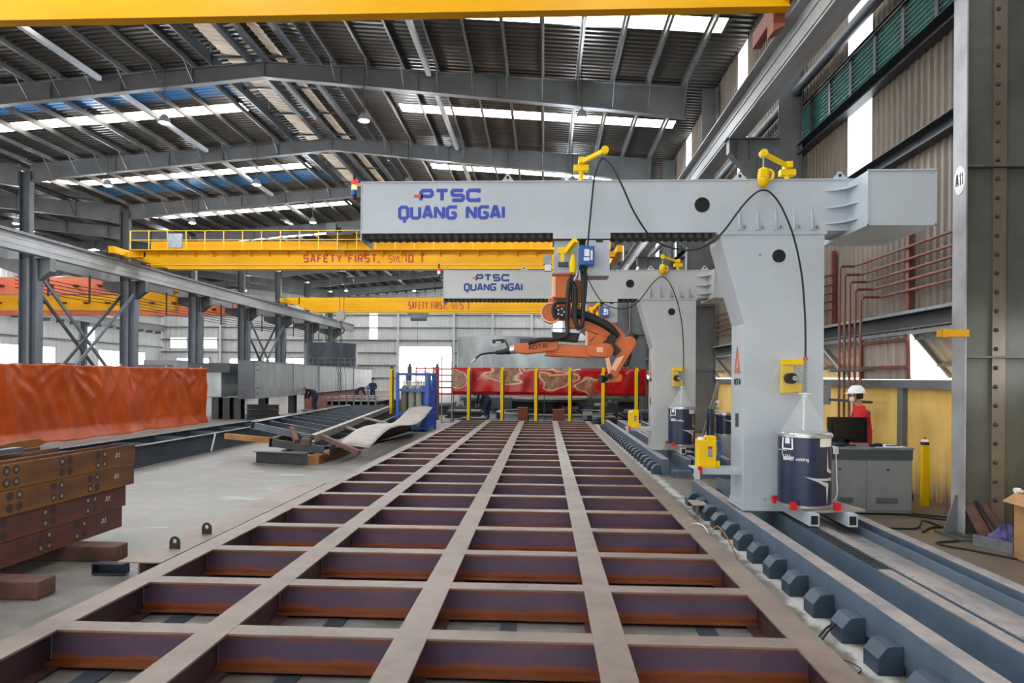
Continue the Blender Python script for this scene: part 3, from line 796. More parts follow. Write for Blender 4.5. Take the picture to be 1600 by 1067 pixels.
# top-hung shutters of the openings
k = 0; y = 2.36; pat = [1, 1, 1, 1, 1, 0, 1, 1, 0, 1, 1, 1, 1, 0, 1, 1, 1, 0, 1, 1, 1, 1, 1]
for i in range(22):
    ya, yb = y, y+1.72
    opened = i not in (5, 9, 14)
    if i < 4: y += 1.84; continue
    t = thing('shutter_flap', ('beige corrugated shutter propped outwards, %s opening of the right-hand wall' if opened else 'beige corrugated shutter hanging shut, %s opening of the right-hand wall') % NTH[i-4], 'shutter', (XR, (ya+yb)/2, 1.9), 'top-hung shutters of the right-hand wall')
    dx, z0 = (.60, 1.9) if opened else (.02, 1.865)
    prof = corrugated('y', ya, yb, .3, .03, None)
    g = G(); g.grid([[(XR+.02 + f*dx + d, yq, 2.62*(1-f) + z0*f) for (yq, d) in prof] for f in (0, 1)]); g.build('sheet', M['flap'], t, solid=.006)
    g = G()
    for yq in (ya+.02, yb-.02): g.bar((XR+.0, yq, 2.62), (XR+dx, yq, z0), .05, .04)
    for f in (.12, .72): g.bar((XR+dx*f-.02, ya, 2.62*(1-f)+z0*f), (XR+dx*f-.02, yb, 2.62*(1-f)+z0*f), .04, .05)
    g.build('shutter_frame', M['pipe_red'] if not opened else M['steel'], t)
    y += 1.84
# oxide red pipes along the wall
t = thing('wall_pipework', 'oxide red pipes running along the right-hand wall then dropping to the floor', 'pipes', (5.95, 12.9, .2))
zz = [4.01, 3.81, 3.64, 3.475, 3.305]
for j, z in enumerate(zz):
    g = G(); yb = 13.35 - .12*j; xv = 5.60 - .015*j; yv = 13.2 - .25*j
    g.tube([(5.87, 4, z), (5.87, yv, z), (5.85, yv+.05, z), (xv+.04, yv+.05, z), (xv, yv+.05, z-.05), (xv, yv+.05, .25)], .024, 8, smooth=False); g.build('pipe', M['pipe_red'], t, smooth=True)
    g = G(); g.tube([(5.87, 14.2, z), (5.87, 60, z)], .024, 8); g.build('pipe', M['pipe_red'], t, smooth=True)
for y in (11.4, 14.35, 19.2, 25):
    g = G(); g.box(5.89, 5.97, y-.05, y+.05, 2.97, 4.5); g.build('support_post', M['pipe_red'], t)
for z in (.95, 2.0, 1.45):
    g = G(); g.box(5.48, 5.64, 12.0, 13.4, z, z+.04); g.build('clamp_bar', M['steel_dk'], t)

# end wall
g = G()
XE = YEND
def clad_x(g, y, x0, x1, z0, z1, pitch=.6, depth=.05):
    prof = corrugated('x', x0, x1, pitch, depth, None)
    g.grid([[(x, y + d, z) for (x, d) in prof] for z in (z0, z1)])
doors = [(-18.76, -11.63, 5.84), (-40.5, -36.6, 4.2), (-36.0, -30.0, 4.3), (-47.5, -43, 4.2)]
wins = [(-22.3, -21.25, 6.65, 9.9), (1.16, 2.22, 7.1, 9.15), (-48.3, -46.2, 5.4, 6.7), (-44.0, -42.2, 5.4, 6.7)]
xs = sorted(set([-50, 6.0] + [v for d in doors for v in d[:2]] + [v for w in wins for v in w[:2]]))
for a, b in zip(xs[:-1], xs[1:]):
    m = (a+b)/2; z = 0
    holes = [(0, d[2]) for d in doors if d[0] < m < d[1]] + [(w[2], w[3]) for w in wins if w[0] < m < w[1]]
    for h0, h1 in sorted(holes):
        if h0 > z: clad_x(g, YEND, a, b, z, h0)
        z = h1
    clad_x(g, YEND, a, b, z, 13.2)
struct(g, 'wall_back', M['clad_lt'])
for w in wins:
    g = G(); g.box(w[0], w[1], YEND, YEND+.04, w[2], w[3]); struct(g, 'window_%d' % wn_, M['wall_sheet']); wn_ += 1
g = G()
for z in (1.6, 3.2, 4.8, 6.4, 8.0, 9.6, 11.2): 
    segs = [(-50, 6.0)]
    for d in doors:
        if z < d[2]:
            segs = [q for s_ in segs for q in ([(s_[0], d[0]), (d[1], s_[1])] if s_[0] < d[0] < s_[1] else [s_])]
    for a, b in segs: g.box(a, b, YEND-.2, YEND-.02, z, z+.16)
struct(g, 'trim_8', M['steel'])
g = G()
for x in (-21.6+3.1, -11.4, -6.5, -1.6, 1.0, -28, -34, -41.5): g.ibeam((x, YEND-.35, 0), (x, YEND-.35, 12.3), .4, .25, up=(0, 1, 0))
struct(g, 'trim_9', M['clad_lt'])
for n_, d in enumerate(doors):
    g = G()
    for x in (d[0], d[1]-.12): g.box(x, x+.12, YEND-.25, YEND+.05, 0, d[2])
    g.box(d[0], d[1], YEND-.25, YEND+.05, d[2]-.15, d[2])
    struct(g, 'door_%d' % (n_+1), M['clad_lt'])
# far left outer wall with open bays low down
g = G()
def clad_y2(g, x, y0, y1, z0, z1): clad_y(g, x, y0, y1, z0, z1, .6, .05)
clad_y2(g, XWL, Y0, YEND, 4.6, 12.3) if False else (clad_y2(g, XWL, 20, YEND, 4.6, 12.3), clad_y2(g, XWL, Y0, 20, 9.5, 12.3), clad_y2(g, XWL, Y0, -13, 0, 9.5))  # near stretch is unseen and left open to light left-facing sides
for k in range(3, 10):
    if k in (4, 6, 8): clad_y2(g, XWL, YK[k], YK[k]+3, 0, 4.6)
    else: clad_y2(g, XWL, YK[k]+.5, YK[k]+7.3, 0, 4.6) if k in (5,) else clad_y2(g, XWL, YK[k]+4, YK[k]+7.8, 0, 4.6)
struct(g, 'wall_left', M['clad_lt'])
g = G()
for k in range(3, 10):
    g.ibeam((-49.1, YK[k], 0), (-49.1, YK[k], 11.5), .5, .3, up=(1, 0, 0))
    for j in range(4): g.box(-49.3, -48.5, YK[k]+1.95*j-.05, YK[k]+1.95*j+.05, 7.1, 7.4)
struct(g, 'trim_10', M['col_blue'])
for z in (1.8, 3.6, 5.4, 9.4):
    g = G(); g.box(-49.45, -49.3, 24, YEND, z, z+.12) if z > 4.6 else None
    if g.v: struct(g, 'trim_11', M['steel'])

# high-bay lamps: hang from the rafters
def lamp(x, y, label, grp, zb=None):
    z = 10.78; t = thing('high_bay_lamp', label, 'lamp', (x, y, z), grp)
    g = G(); g.cyl((x, y, z+.3), (x, y, roof_z(x)+.0), .018, n=6); g.build('drop_rod', M['steel_dk'], t)
    g = G(); g.lathe([(.06, .34), (.12, .30), (.16, .2), (.2, .08), (.2, .04)], (x, y, z), 16); g.build('housing', M['lamp_case'], t, smooth=True)
    g = G(); g.lathe([(.001, -.01), (.1, .0), (.18, .04), (.18, .05), (.001, .05)], (x, y, z), 16); g.build('lens', M['lamp_glow'], t, smooth=True)
    l = bpy.data.lights.new('lamp_light', 'POINT'); l.energy = LAMP_W; l.color = (.86, .93, 1.0); l.shadow_soft_size = .22
    lo = bpy.data.objects.new('lamp_light', l); sc.collection.objects.link(lo); lo.parent = t; lo.location = (0, 0, -.25)
where = {-20.75: 'leftmost', -13.55: 'second from the left', -6.37: 'second from the right', 1.24: 'rightmost'}
for k in (0, 2, 3, 4, 6, 8):  # foremost row unseen, deep rows continued, both to add light
    for x in (-20.75, -13.55, -6.37, 1.24):
        if k == 0 and x < -14: continue
        lamp(x, YK[k]-.25, 'glowing high-bay lamp at the %s rafter, %s of its row' % ({0: 'added unseen foremost', 2: 'second', 3: 'third', 4: 'fourth', 6: 'sixth', 8: 'eighth'}[k], where[x]), 'high-bay lamps')

# front end of the hall, behind the viewpoint: unseen cladding, its wide opening shaped for the fill light
g = G()
clad_x(g, Y0, -50, -46, 0, 13.2); clad_x(g, Y0, -46, 2, 6.0, 13.2); clad_x(g, Y0, 2, 6.2, 0, 13.2)
struct(g, 'wall_front', M['clad_lt'])
for k in (4, 6, 8):
    for x in (-43.5, -31.5):
        lamp(x, YK[k]-.25, 'glowing high-bay lamp of the far left bay, %s column row, %s side' % ({4: 'second', 6: 'fourth', 8: 'sixth'}[k], 'outer' if x < -40 else 'inner'), 'high-bay lamps')
for k in range(3, 10):
    g = G(); g.box(XWL-.02, XWL+.06, YK[k]+1.2, YK[k]+2.2, 4.7, 7.0); struct(g, 'window_%d' % wn_, M['wall_sheet']); wn_ += 1  # glowing wall strips added to brighten the deep left bay
# ------------------------------------------------------------------ overhead cranes
# foremost crane, seen from below at the top of the photo
t = thing('overhead_crane', 'nearest yellow overhead crane girder crossing the very top of the view', 'crane', (-9, 12.3, 8.15))
g = G(); g.box(-23.6, 4.2, 12.02, 12.17, 8.31, 9.4); g.box(-23.6, 4.2, 11.98, 12.21, 8.29, 8.31)
g.build('girder', M['crane'], t)
g = G(); g.box(4.1, 4.26, 11.2, 13.8, 8.42, 8.72); g.prism([(4.0, 8.0), (4.2, 8.1), (4.2, 8.45), (4.0, 8.6)], 'y', 12.25, 12.6); g.build('end_carriage', M['red_primer'], t)
for y in (11.6, 13.4):
    g = G(); g.cyl((4.4, y, 8.5), (4.6, y, 8.5), .13); g.build('wheel', M['steel_dk'], t)

def crane(Y, lab, seltext, xt0, xt1, z0, z1, second, mt=M['crane'], x0=-23.5, x1=4.0, rails=True):
    t = thing('overhead_crane', lab, 'crane', ((x0+x1)/2, Y, z0))
    g = G(); tw = .3
    g.prism([(x0+1.2, z1), (x0+1.2, z0+.55), (x0+2.6, z0), (x1-2.2, z0), (x1-.9, z0+.55), (x1-.9, z1)], 'y', Y, Y+.45)
    g.build('girder', mt, t)
    g = G(); g.box(x0+2.6, x1-2.2, Y-.08, Y+.53, z0-.03, z0); g.box(x0+1.4, x1-1, Y-.05, Y, z0+.2, z0+.24); g.build('bottom_flange', M['crane_rail'], t)
    if second:
        g = G(); g.box(x0+.6, x1-.4, Y+1.7, Y+2.15, z0+.35, z1+.92); g.build('back_girder', mt, t)
        g = G(); g.box(x0+.7, x1-.5, Y-.5, Y-.02, z1, z1+.05); 
        k = x0+1
        while k < x1-1: g.prism([(Y-.48, z1), (Y-.02, z1), (Y-.02, z1-.3)], 'x', k, k+.04); k += 1.05
        g.build('walkway', M['crane'], t)
        g = G()
        for z in (z1+.55, z1+1.05): g.box(x0+.7, x1-.5, Y-.5, Y-.465, z, z+.035)
        k = x0+.7
        while k < x1-.5: g.box(k, k+.04, Y-.5, Y-.46, z1+.05, z1+1.08); k += 1.05
        g.build('railing', M['crane_rail'], t)
        g = G(); g.box(x0+2.9, x0+3.7, Y-.62, Y-.5, z1+.1, z1+.9); g.build('control_cabinet', M['galv'], t, bev=.02)
    for x in (x0+.1, x1-.1):
        g = G(); g.box(x-.15, x+.15, Y-1.2, Y+3.0 if second else Y+1.6, 8.45, 8.8); g.build('end_carriage', mt, t)
        for y in (Y-.9, Y+2.6 if second else Y+1.2):
            w = G(); w.cyl((x-.6 if x < 0 else x+.3, y, 8.5), (x-.35 if x < 0 else x+.5, y, 8.5), .14); w.build('wheel', M['steel_dk'], t)
    for x in (x0+.1, x1-.1):
        g = G(); g.box(min(x, x+(1.2 if x < 0 else -1)), max(x, x+(1.2 if x < 0 else -1)), Y, Y+.45, 8.4 if z0+.55 < 8.4 else z0+.5, z1); g.build('girder_end', mt, t)
    if seltext:
        xa, xb = xt0, xt1; g = G(); h = (z1-z0)*(.5 if second else .52); zb = z0+(z1-z0)*(.35 if second else .22)
        a, b = seltext
        fa = .63
        lettering(g, a, flat((xa, Y, zb), (1, 0, 0), (0, 0, 1), (0, -1, 0), .01), h, (xb-xa)*fa, h*(.2 if second else .13), gap=.7, cham=.12)
        lettering(g, b[0], flat((xa+(xb-xa)*(fa+.07), Y, zb), (1, 0, 0), (0, 0, 1), (0, -1, 0), .01), h*.85, (xb-xa)*.12, h*(.11 if second else .08), gap=.35, cham=.1)
        lettering(g, b[1], flat((xa+(xb-xa)*(fa+.20), Y, zb), (1, 0, 0), (0, 0, 1), (0, -1, 0), .01), h, (xb-xa)*.17, h*(.2 if second else .13), gap=.7, cham=.1)
        g.build('lettering', M['red_text'], t)
    return t
Y2 = 37.0
ta = W(474, 412, Y2); tb = W(664, 412, Y2)
c2 = crane(Y2, 'yellow double-girder overhead crane with railing, marked SWL 10 T, mid hall', ('SAFETY FIRST,', ('SWL:', '10 T')), ta.x, tb.x, 7.77, 8.70, True)
# trolley and hook block
t = c2; p = W(533, 375, 37.8)
g = G(); g.box(p.x-.6, p.x+.9, 37.0, 39.2, 9.63, 9.75); g.cyl((p.x-.3, 38, 9.95), (p.x+.7, 38, 9.95), .3); g.box(p.x+.2, p.x+1.3, 37.2, 37.8, 9.7, 10.1); g.box(p.x-.6, p.x-.1, 37.1, 37.6, 9.7, 10.3)
g.build('hoist_trolley', M['steel_dk'], t)
t = thing('hook_block', 'steel hook block hanging on long ropes from the crane marked SWL 10 T', 'hook', (p.x, 37.8, 5))
g = G()
for dx in (-.2, .35): g.cyl((p.x+dx, 37.9, 9.7), (p.x+dx*.35, 37.9, 5.5), .02, n=5)
g.build('hoist_rope', M['black_steel'], t)
g = G(); g.box(p.x-.18, p.x+.18, 37.8, 38.0, 4.95, 5.55); g.cyl((p.x, 37.76, 5.25), (p.x, 38.04, 5.25), .24); g.build('sheave_block', M['plate_pale'], t)
g = G(); g.tube([(p.x, 37.9, 4.95), (p.x, 37.9, 4.7), (p.x+.18, 37.9, 4.5), (p.x+.1, 37.9, 4.3), (p.x-.12, 37.9, 4.3), (p.x-.17, 37.9, 4.45)], .045, 8); g.build('hook', M['black_steel'], t, smooth=True)
g = G()
for i in range(20): g.ring((p.x, 37.9-.015, 4.2-.2*i), (p.x, 37.9+.015, 4.2-.2*i), .09, .05, 8) if i % 2 else g.box(p.x-.02, p.x+.02, 37.85, 37.95, 4.1-.2*i, 4.3-.2*i)
g.tube([(p.x, 37.9, .9), (p.x-.3, 37.9, 1.4), (p.x, 37.9, 4.2), (p.x+.3, 37.9, 1.4), (p.x+.3, 37.9, .9)], .012, 5)
g.build('chain', M['steel_dk'], t)

Y3 = 61.0
ta = W(638, 483, Y3); tb = W(735, 483, Y3)
c3 = crane(Y3, 'farther yellow single-girder overhead crane, marked SWL 5 T, deep in the hall', ('SAFETY FIRST,', ('SWL:', '5 T')), ta.x, tb.x, 7.66, 8.98, False)
p = W(652, 490, Y3)
t = thing('hoist_trolley', 'small dark hoist hanging under the farther yellow crane', 'hoist', (p.x, Y3+.2, 6.8))
g = G(); g.box(p.x-.9, p.x+.9, Y3, Y3+.5, 7.35, 7.6); g.cyl((p.x-.6, Y3+.25, 7.2), (p.x+.8, Y3+.25, 7.2), .3); g.build('hoist_body', M['col_blue'], t)
g = G(); g.box(p.x-.25, p.x+.25, Y3+.1, Y3+.4, 7.5, 7.73); g.build('hanger', M['col_blue'], t)
g = G(); g.cyl((p.x, Y3+.25, 7), (p.x, Y3+.25, 1.2), .012, n=5); g.build('hoist_rope', M['black_steel'], t)

# left bay cranes
for (Y, mt, z0, z1, lab) in ((41.4, 'orange_cr', 6.9, 7.95, 'faded orange overhead crane girder in the far left bay, in front'), (47, 'crane', 6.45, 7.75, 'pale yellow overhead crane girder in the far left bay, behind the front orange one'), (56, 'orange_cr', 6.9, 8.0, 'faded orange overhead crane girder in the far left bay, farther back')):
    if mt == 'orange_cr' and 'orange_cr' not in M: M['orange_cr'] = mat('faded_orange_crane_paint', 'cf6a44', 'bb5c3a', rough=.5)
    t = thing('overhead_crane', lab, 'crane', (-37, Y, z0))
    g = G(); g.box(-47.8, -26.0, Y, Y+.45, z0, z1); g.box(-47.8, -26.0, Y-.08, Y+.53, z0-.03, z0); g.build('girder', M[mt], t)
    g = G(); k = -47
    while k < -26: g.prism([(Y-.3, z0+.55), (Y, z0+.55), (Y, z0+.4)], 'x', k, k+.3); k += 1.6
    g.build('walkway_bracket', M['red_primer'], t)['kind'] = 'stuff'
    for x in (-48.3, -26.1):
        g = G(); g.box(x-.15, x+.15, Y-1.2, Y+1.6, 8.2, 8.5); g.box(x-.1, x+.1, Y, Y+.45, z1-.1, 8.2); g.build('end_carriage', M[mt], t)
# ------------------------------------------------------------------ welding gantries
GF, GB = 8.07, 8.60              # front and back of the portal beam (foremost gantry)
def WX(px, Y=GF): return W(px, 590, Y).x
def WP(px, py, Y): p = W(px, py, Y); return (p.x, p.z)

def gantry(D, label, mt, mtx, cdx=0.0):
    """D shifts the whole gantry along its track; everything is laid out for the foremost one"""
    t = thing('welding_gantry', label, 'gantry', (2.85, 8.3+D, .33), 'portal gantries on the rail track')
    def S(g): g.v = [(x, y+D, z) for x, y, z in g.v]; return g
    def S2(g): g.v = [(x+cdx, y+D, z) for x, y, z in g.v]; return g
    # leg with its raked inner edge
    g = G(); leg = [(2.05, 3.56), (2.05, 3.46), (2.323, 2.50), (2.323, .345), (3.236, .345), (3.236, 3.56)]
    g.prism(leg, 'y', GF, GB); S(g).build('leg', mt, t, bev=.006)
    g = G(); g.box(2.31, 3.27, GF-.05, GB+.06, .33, .355); g.box(2.315, 3.245, GF-.02, GB+.02, .355, .41)
    S(g).build('base_plate', mt, t)
    g = G()
    for x in (2.55, 3.1):
        g.cyl((x, GF+.0, .36), (x, GF+.12, .36), .04)
    g = G(); g.box(2.0, 3.26, GF-.012, GB+.012, 3.535, 3.575); S(g).build('seam_flange', mt, t)
    # beam
    g = G(); g.box(-2.20, 3.86, GF, GB, 3.575, 4.17); S(g).build('beam', mt, t, bev=.006)
    g = G(); g.box(-2.20, 3.86, GF-.012, GB+.012, 4.165, 4.178); g.box(-2.2, 2.07, GF-.008, GB, 3.56, 3.60); g.box(-2.2, -2.19, GF-.01, GB+.01, 3.47, 4.17); S(g).build('edge_trim', mt, t)
    # counterweight box
    g = G(); g.box(3.493, 4.223, 7.59, 8.74, 3.53, 4.127); S(g).build('counterweight_box', M['gantry_grey'] if D else mt, t, bev=.004)
    g = G()
    for (a, b, c, d) in ((3.493, 4.223, 3.53, 3.545), (3.493, 4.223, 4.12, 4.137), (3.493, 3.506, 3.53, 4.127), (4.208, 4.223, 3.53, 4.127)): g.box(a, b, 7.575, 7.592, c, d)
    S(g).build('box_edge', mt, t)
    for z in (4.03, 3.835, 3.65):
        g = G(); g.prism([(3.23, GF), (3.493, GF), (3.493, GF-.28), (3.42, GF-.13), (3.34, GF-.05)], 'z', z, z+.012); S(g).build('side_gusset', mt, t)
    for i in range(5):
        x = WX(1151+28.2*i); g = G(); g.prism([(GF, 3.58), (GF-.07, 3.58), (GF-.06, 3.68), (GF-.01, 3.86), (GF, 3.86)], 'x', x, x+.012); S(g).build('rib_gusset', mt, t)
        g = G(); xb = WX(1161+28.2*i); g.cyl((xb, GF-.03, 3.60), (xb, GF-.03, 3.635), .012, n=6); S(g).build('bolt', M['silver'], t)
    for n_, (px, w) in enumerate(((791, .075), (1155, .09), (1312, .09))):
        x = WX(px); g = G(); g.prism([(x-w*1.15, 4.17), (x-w*.3, 4.25), (x-.02, 4.27), (x+.02, 4.27), (x+w*.3, 4.25), (x+w*1.15, 4.17)], 'y', GF+.03, GF+.05)
        lug = S(g).build('lifting_lug', mt, t); g = G(); g.cyl((x, GF+.022, 4.225), (x, GF+.058, 4.225), .018, n=12); S(g).build('lug_hole_shade', M['dark'], lug)
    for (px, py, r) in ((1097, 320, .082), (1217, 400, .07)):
        x, z = WP(px, py, GF); g = G(); g.ring((x, GF-.006, z), (x, GF+.002, z), r+.006, r-.006, 28); g.cyl((x, GF-.003, z), (x, GF+.01, z), r-.004, n=28); S(g).build('access_hole_shade', M['dark'], t)
    # bellows under the beam
    for (xa, xb) in ((WX(564), WX(864)+cdx), (WX(954)+cdx, WX(1112))):
        g = G(); n = int((xb-xa)/.045); rows_t, rows_b = [], []
        prof = []
        for i in range(n+1):
            x = xa + (xb-xa)*i/n
            prof.append((x, 0 if i % 2 == 0 else .016))
        zt, zb = 3.56, 3.51; ch = .12
        rows = []
        for (z, y, k) in ((zt, GF+.03, 0), (zb, GF+.03, 1), (zb, GF+.22, 1), (zt, GF+.22, 0)):
            rows.append([(x + (ch*(3.56-z)/.085 if i == 0 and xa < -2 else 0), y - (d if k or True else 0) * (1 if y < GF+.1 else -1), z - d*k) for i, (x, d) in enumerate(prof)])
        g.grid(rows); S(g).build('bellows', M['black'], t, solid=.004)
    # lettering
    L = G(); u = (0, 0, 1)
    def put(s, x0, y0, x1, y1, tk, m, nm='lettering', ch=.25, gap=.55):
        g = G(); a = WP(x0, y1, GF); b = WP(x1, y0, GF)
        lettering(g, s, flat((a[0], GF, a[1]), (1, 0, 0), u, (0, -1, 0), .004), b[1]-a[1], b[0]-a[0], tk, gap=gap, cham=ch)
        return S(g).build(nm, m, t)
    put('PTSC', 655, 294.5, 751, 316, .042, mtx, gap=.3)
    put('QUANG NGAI', 622, 320.5, 789, 343.5, .038, mtx, ch=.35, gap=.2)
    g = G(); a = WP(647, 309, GF); b = WP(656, 304, GF); g.box(a[0], b[0]+.015, GF-.005, GF, a[1], b[1]); S(g).build('logo_dash', M['orange_text'], t)
    # emblem and lettering on the leg's inner side face
    xs = 2.323
    g = G()
    ya, yb = 8.18, 8.50; yc = (ya+yb)/2
    mp = lambda p, q, k: Vector((xs - (.004 if k else 0), yb - p*(yb-ya), 1.92 + q*.32))
    def poly(pts):
        g.add([mp(p, q, 1) for p, q in pts] + [mp(p, q, 0) for p, q in pts], [tuple(range(len(pts)))] + [(i, (i+1) % len(pts), len(pts)+(i+1) % len(pts), len(pts)+i) for i in range(len(pts))])
    poly([(.12, 0), (.47, 1), (.56, 1), (.50, .72), (.28, 0)]); poly([(.56, 1), (.90, 0), (.62, 0), (.62, .12), (.73, .12), (.50, .78)]); poly([(.38, 0), (.62, 0), (.62, .22), (.46, .22)])
    S(g).build('emblem', M['orange_text'], t)
    g = G(); lettering(g, 'AOTAI', lambda p, q, k: Vector((xs-(.004 if k else 0), yb-.03-p, 1.78+q)), .08, .27, .014, gap=.4, cham=.2); S(g).build('lettering', M['black_text'], t)
    g = G(); g.box(2.315, 2.325, 8.27, 8.38, 1.28, 1.44); S(g).build('switch_plate', M['steel_dk'], t)
    g = G(); g.cyl((2.5, GF-.014, 3.3), (2.5, GF, 3.3), .012, n=8); S(g).build('bolt', M['silver'], t)
    # beacon at the free end
    b = None
    x, z0 = WP(553, 312, GF+.1); x, z1 = WP(553, 268, GF+.1)
    zt = z1; y = GF+.12
    g = G(); g.cyl((x, y, zt-.10), (x, y, zt), .018, n=12); g.cyl((x, y, zt-.33), (x, y, zt-.28), .022); g.bar((x, y, zt-.31), (-2.18, y, zt-.31), .02, .02); bcn = S(g).build('beacon', M['black'], t)
    g = G(); g.cyl((x, y, zt-.16), (x, y, zt-.10), .033); S(g).build('red_lens', M['glow_red'], bcn)
    g = G(); g.cyl((x, y, zt-.22), (x, y, zt-.16), .033); S(g).build('amber_lens', M['glow_amber'], bcn)
    g = G(); g.cyl((x, y, zt-.28), (x, y, zt-.22), .033); S(g).build('dark_lens', M['blue_frame'], bcn)
    # cantilever arms on top
    for (pp, pa, jx, jy) in (((908, 283, 908, 255), (945, 235), 0, 0), ((1230, 280, 1230, 262), (1193, 240), 0, 0)):
        x, zz = WP(pp[0], pp[3], GF+.25); xa, za = WP(pa[0], pa[1], GF-.1)
        g = G(); g.cyl((x, GF+.25, 4.17), (x, GF+.25, zz+.02), .03, n=12); g.box(x-.09, x+.09, GF+.2, GF+.3, zz-.10, zz-.03); g.box(x-.035, x+.035, GF+.15, GF+.33, zz-.02, zz+.05); arm = S(g).build('jib_post', M['yellow'], t, bev=.004)
        g = G(); g.bar((x, GF+.2, zz+.0), (xa, GF-.1, za), .04, .05); g.cyl((xa, GF-.14, za), (xa, GF-.06, za), .045, n=14); S(g).build('jib_arm', M['yellow'], arm, bev=.006)
        if pp[0] > 1000:
            g = G(); g.cyl((xa, GF-.1, za-.03), (xa, GF-.1, za-.19), .009, n=6); S(g).build('hanger_rope', M['silver'], arm)
            g = G(); g.lathe([(.02, .10), (.055, .08), (.07, 0), (.06, -.08), (.03, -.12), (.001, -.13)], (xa, GF-.1, za-.26), 14); g.ring((xa+.05, GF-.13, za-.25), (xa+.05, GF-.07, za-.25), .07, .05, 14); g.box(xa-.05, xa+.02, GF-.17, GF-.1, za-.28, za-.2); S(g).build('spring_balancer', M['yellow'], arm, smooth=True)
    # carriage under the beam
    def wb(g, x0, y0, x1, y1, ya, yb):
        a = WP(x0, y1, ya); b = WP(x1, y0, ya); return g.box(a[0], b[0], ya, yb, a[1], b[1])
    g = G(); wb(g, 864, 362, 954, 373, GF-.03, GB-.05); car = S2(g).build('carriage', mt, t, bev=.003)
    g = G(); wb(g, 866, 374, 905, 429, GF+.06, GF+.42); S2(g).build('mounting_block', mt, car)
    g = G(); wb(g, 915, 375, 953, 431, GF-.05, GF+.3); S2(g).build('junction_box', mt, car, bev=.004)
    g = G(); wb(g, 931, 374, 942, 378, GF-.06, GF-.05); wb(g, 866, 372.5, 953, 374, GF-.02, GF+.3); S2(g).build('cable_gland', M['black'], car)
    g = G(); wb(g, 849, 398, 862, 412, GF-.02, GF+.1); S2(g).build('gas_regulator', M['galv'], car)
    g = G(); wb(g, 851, 412, 861, 423, GF, GF+.08); S2(g).build('filter_bowl', M['silver'], car)
    # wire feeder
    g = G(); wb(g, 871, 386, 894, 396, GF-.10, GF-.06); wb(g, 876, 396, 882, 410, GF-.1, GF-.05); a = WP(886, 392, GF-.1); b = WP(899, 375, GF-.25); g.bar((a[0], GF-.1, a[1]), (b[0], GF-.25, b[1]), .05, .06); S2(g).build('feeder_bracket', M['yellow'], car, bev=.003)
    g = G(); a = WP(895, 395, GF-.18); g.lathe([(.001, 0), (.03, .02), (.04, .08), (.035, .16), (.015, .22), (.001, .24)], (a[0]+.0, GF-.2, a[1]-.25), 12); S2(g).build('spring_balancer', M['yellow'], car, smooth=True)
    g = G(); wb(g, 872, 409, 888, 415, GF-.1, GF); S2(g).build('feeder_bracket', M['steel_dk'], car)
    g = G(); wb(g, 905, 384, 929, 414, GF-.25, GF-.08); box_ = S2(g).build('wire_feeder', M['blue_box'], car, bev=.01)
    g = G(); wb(g, 913, 389, 921, 400, GF-.256, GF-.25); wb(g, 912, 402, 921, 407, GF-.256, GF-.25); wb(g, 923, 391, 926, 406, GF-.256, GF-.25); S2(g).build('feeder_label', M['paper'], box_)
    # shelf on the leg front with the drum stand
    g = G(); zs = .455
    g.prism([(2.55, GF-.02), (3.32, GF-.02), (3.42, 7.42), (2.90, 7.30), (2.53, 7.86)], 'z', zs, zs+.02); shelf = S(g).build('shelf', M['plate_pale'], t)
    for (xa, xb) in ((2.6, 2.87), (3.16, 3.26)):
        g = G(); x = xb-.05
        g.prism([(8.07, zs-.13), (8.07, zs), (7.24, zs), (7.24, zs-.13)], 'x', x-.05, x+.05); arm = S(g).build('shelf_arm', mt, shelf)
        g = G(); g.box(x-.035, x+.035, 7.236, 7.26, zs-.11, zs-.02); S(g).build('tube_mouth_shade', M['dark'], arm)
    for (px, py) in ((1211, 766), (1239, 778), (1308, 778)):
        yy_ = 7.75 if px < 1220 else 7.34
        x, z = WP(px, py, yy_); g = G(); g.box(x-.03, x+.03, yy_-.03, yy_+.03, zs+.02, zs+.1); S(g).build('stop_block', M['red'], shelf)
    # side shelf with the yellow power box
    g = G(); x1 = 2.33; g.box(1.78, x1, 8.2, 8.26, .72, .775); g.box(1.78, x1, 8.2, 8.5, .775, .79); g.prism([(8.26, .78), (8.26, .72), (8.1, .66), (8.04, .68), (8.04, .78)], 'x', 1.78, 1.82)
    sh2 = S(g).build('side_shelf', mt, t)
    g = G(); g.box(1.82, 1.865, 8.12, 8.17, .72, .82); S(g).build('stop_block', M['red'], sh2)
    # disc feeder on the leg: frosted disc, yellow cheek plate, black hub, drop tube
    t2 = t
    cx, cz = WP(1233, 591, GF-.12)
    g = G(); g.ring((cx-.02, GF-.16, cz), (cx-.02, GF-.10, cz), .165, .155, 40); g.cyl((cx-.02, GF-.13, cz), (cx-.02, GF-.125, cz), .157, n=40); disc = S(g).build('spool_guard', M['clear2'], t2, smooth=True)
    g = G(); a = WP(1222, 614, GF-.1); b = WP(1239, 562, GF-.1); g.box(a[0], b[0], GF-.12, GF-.02, a[1], b[1])
    a = WP(1222, 570, GF-.1); b = WP(1256, 562, GF-.1); g.box(a[0], b[0], GF-.14, GF-.02, a[1], b[1]); a = WP(1235, 612, GF-.1); b = WP(1252, 598, GF-.1); g.box(a[0], b[0], GF-.11, GF-.08, a[1], b[1])
    S(g).build('spool_bracket', M['yellow'], disc, bev=.004)
    g = G(); g.cyl((cx, GF-.22, cz), (cx, GF-.12, cz), .062, n=20); S(g).build('spool_hub', M['black'], disc, smooth=True)
    hx = cx+.03; g = G(); g.ring((hx, GF-.225, cz), (hx, GF-.22, cz), .026, .018, 16); g.cyl((hx, GF-.226, cz), (hx, GF-.22, cz), .008, n=8); S(g).build('hub_ring', M['white'], disc)
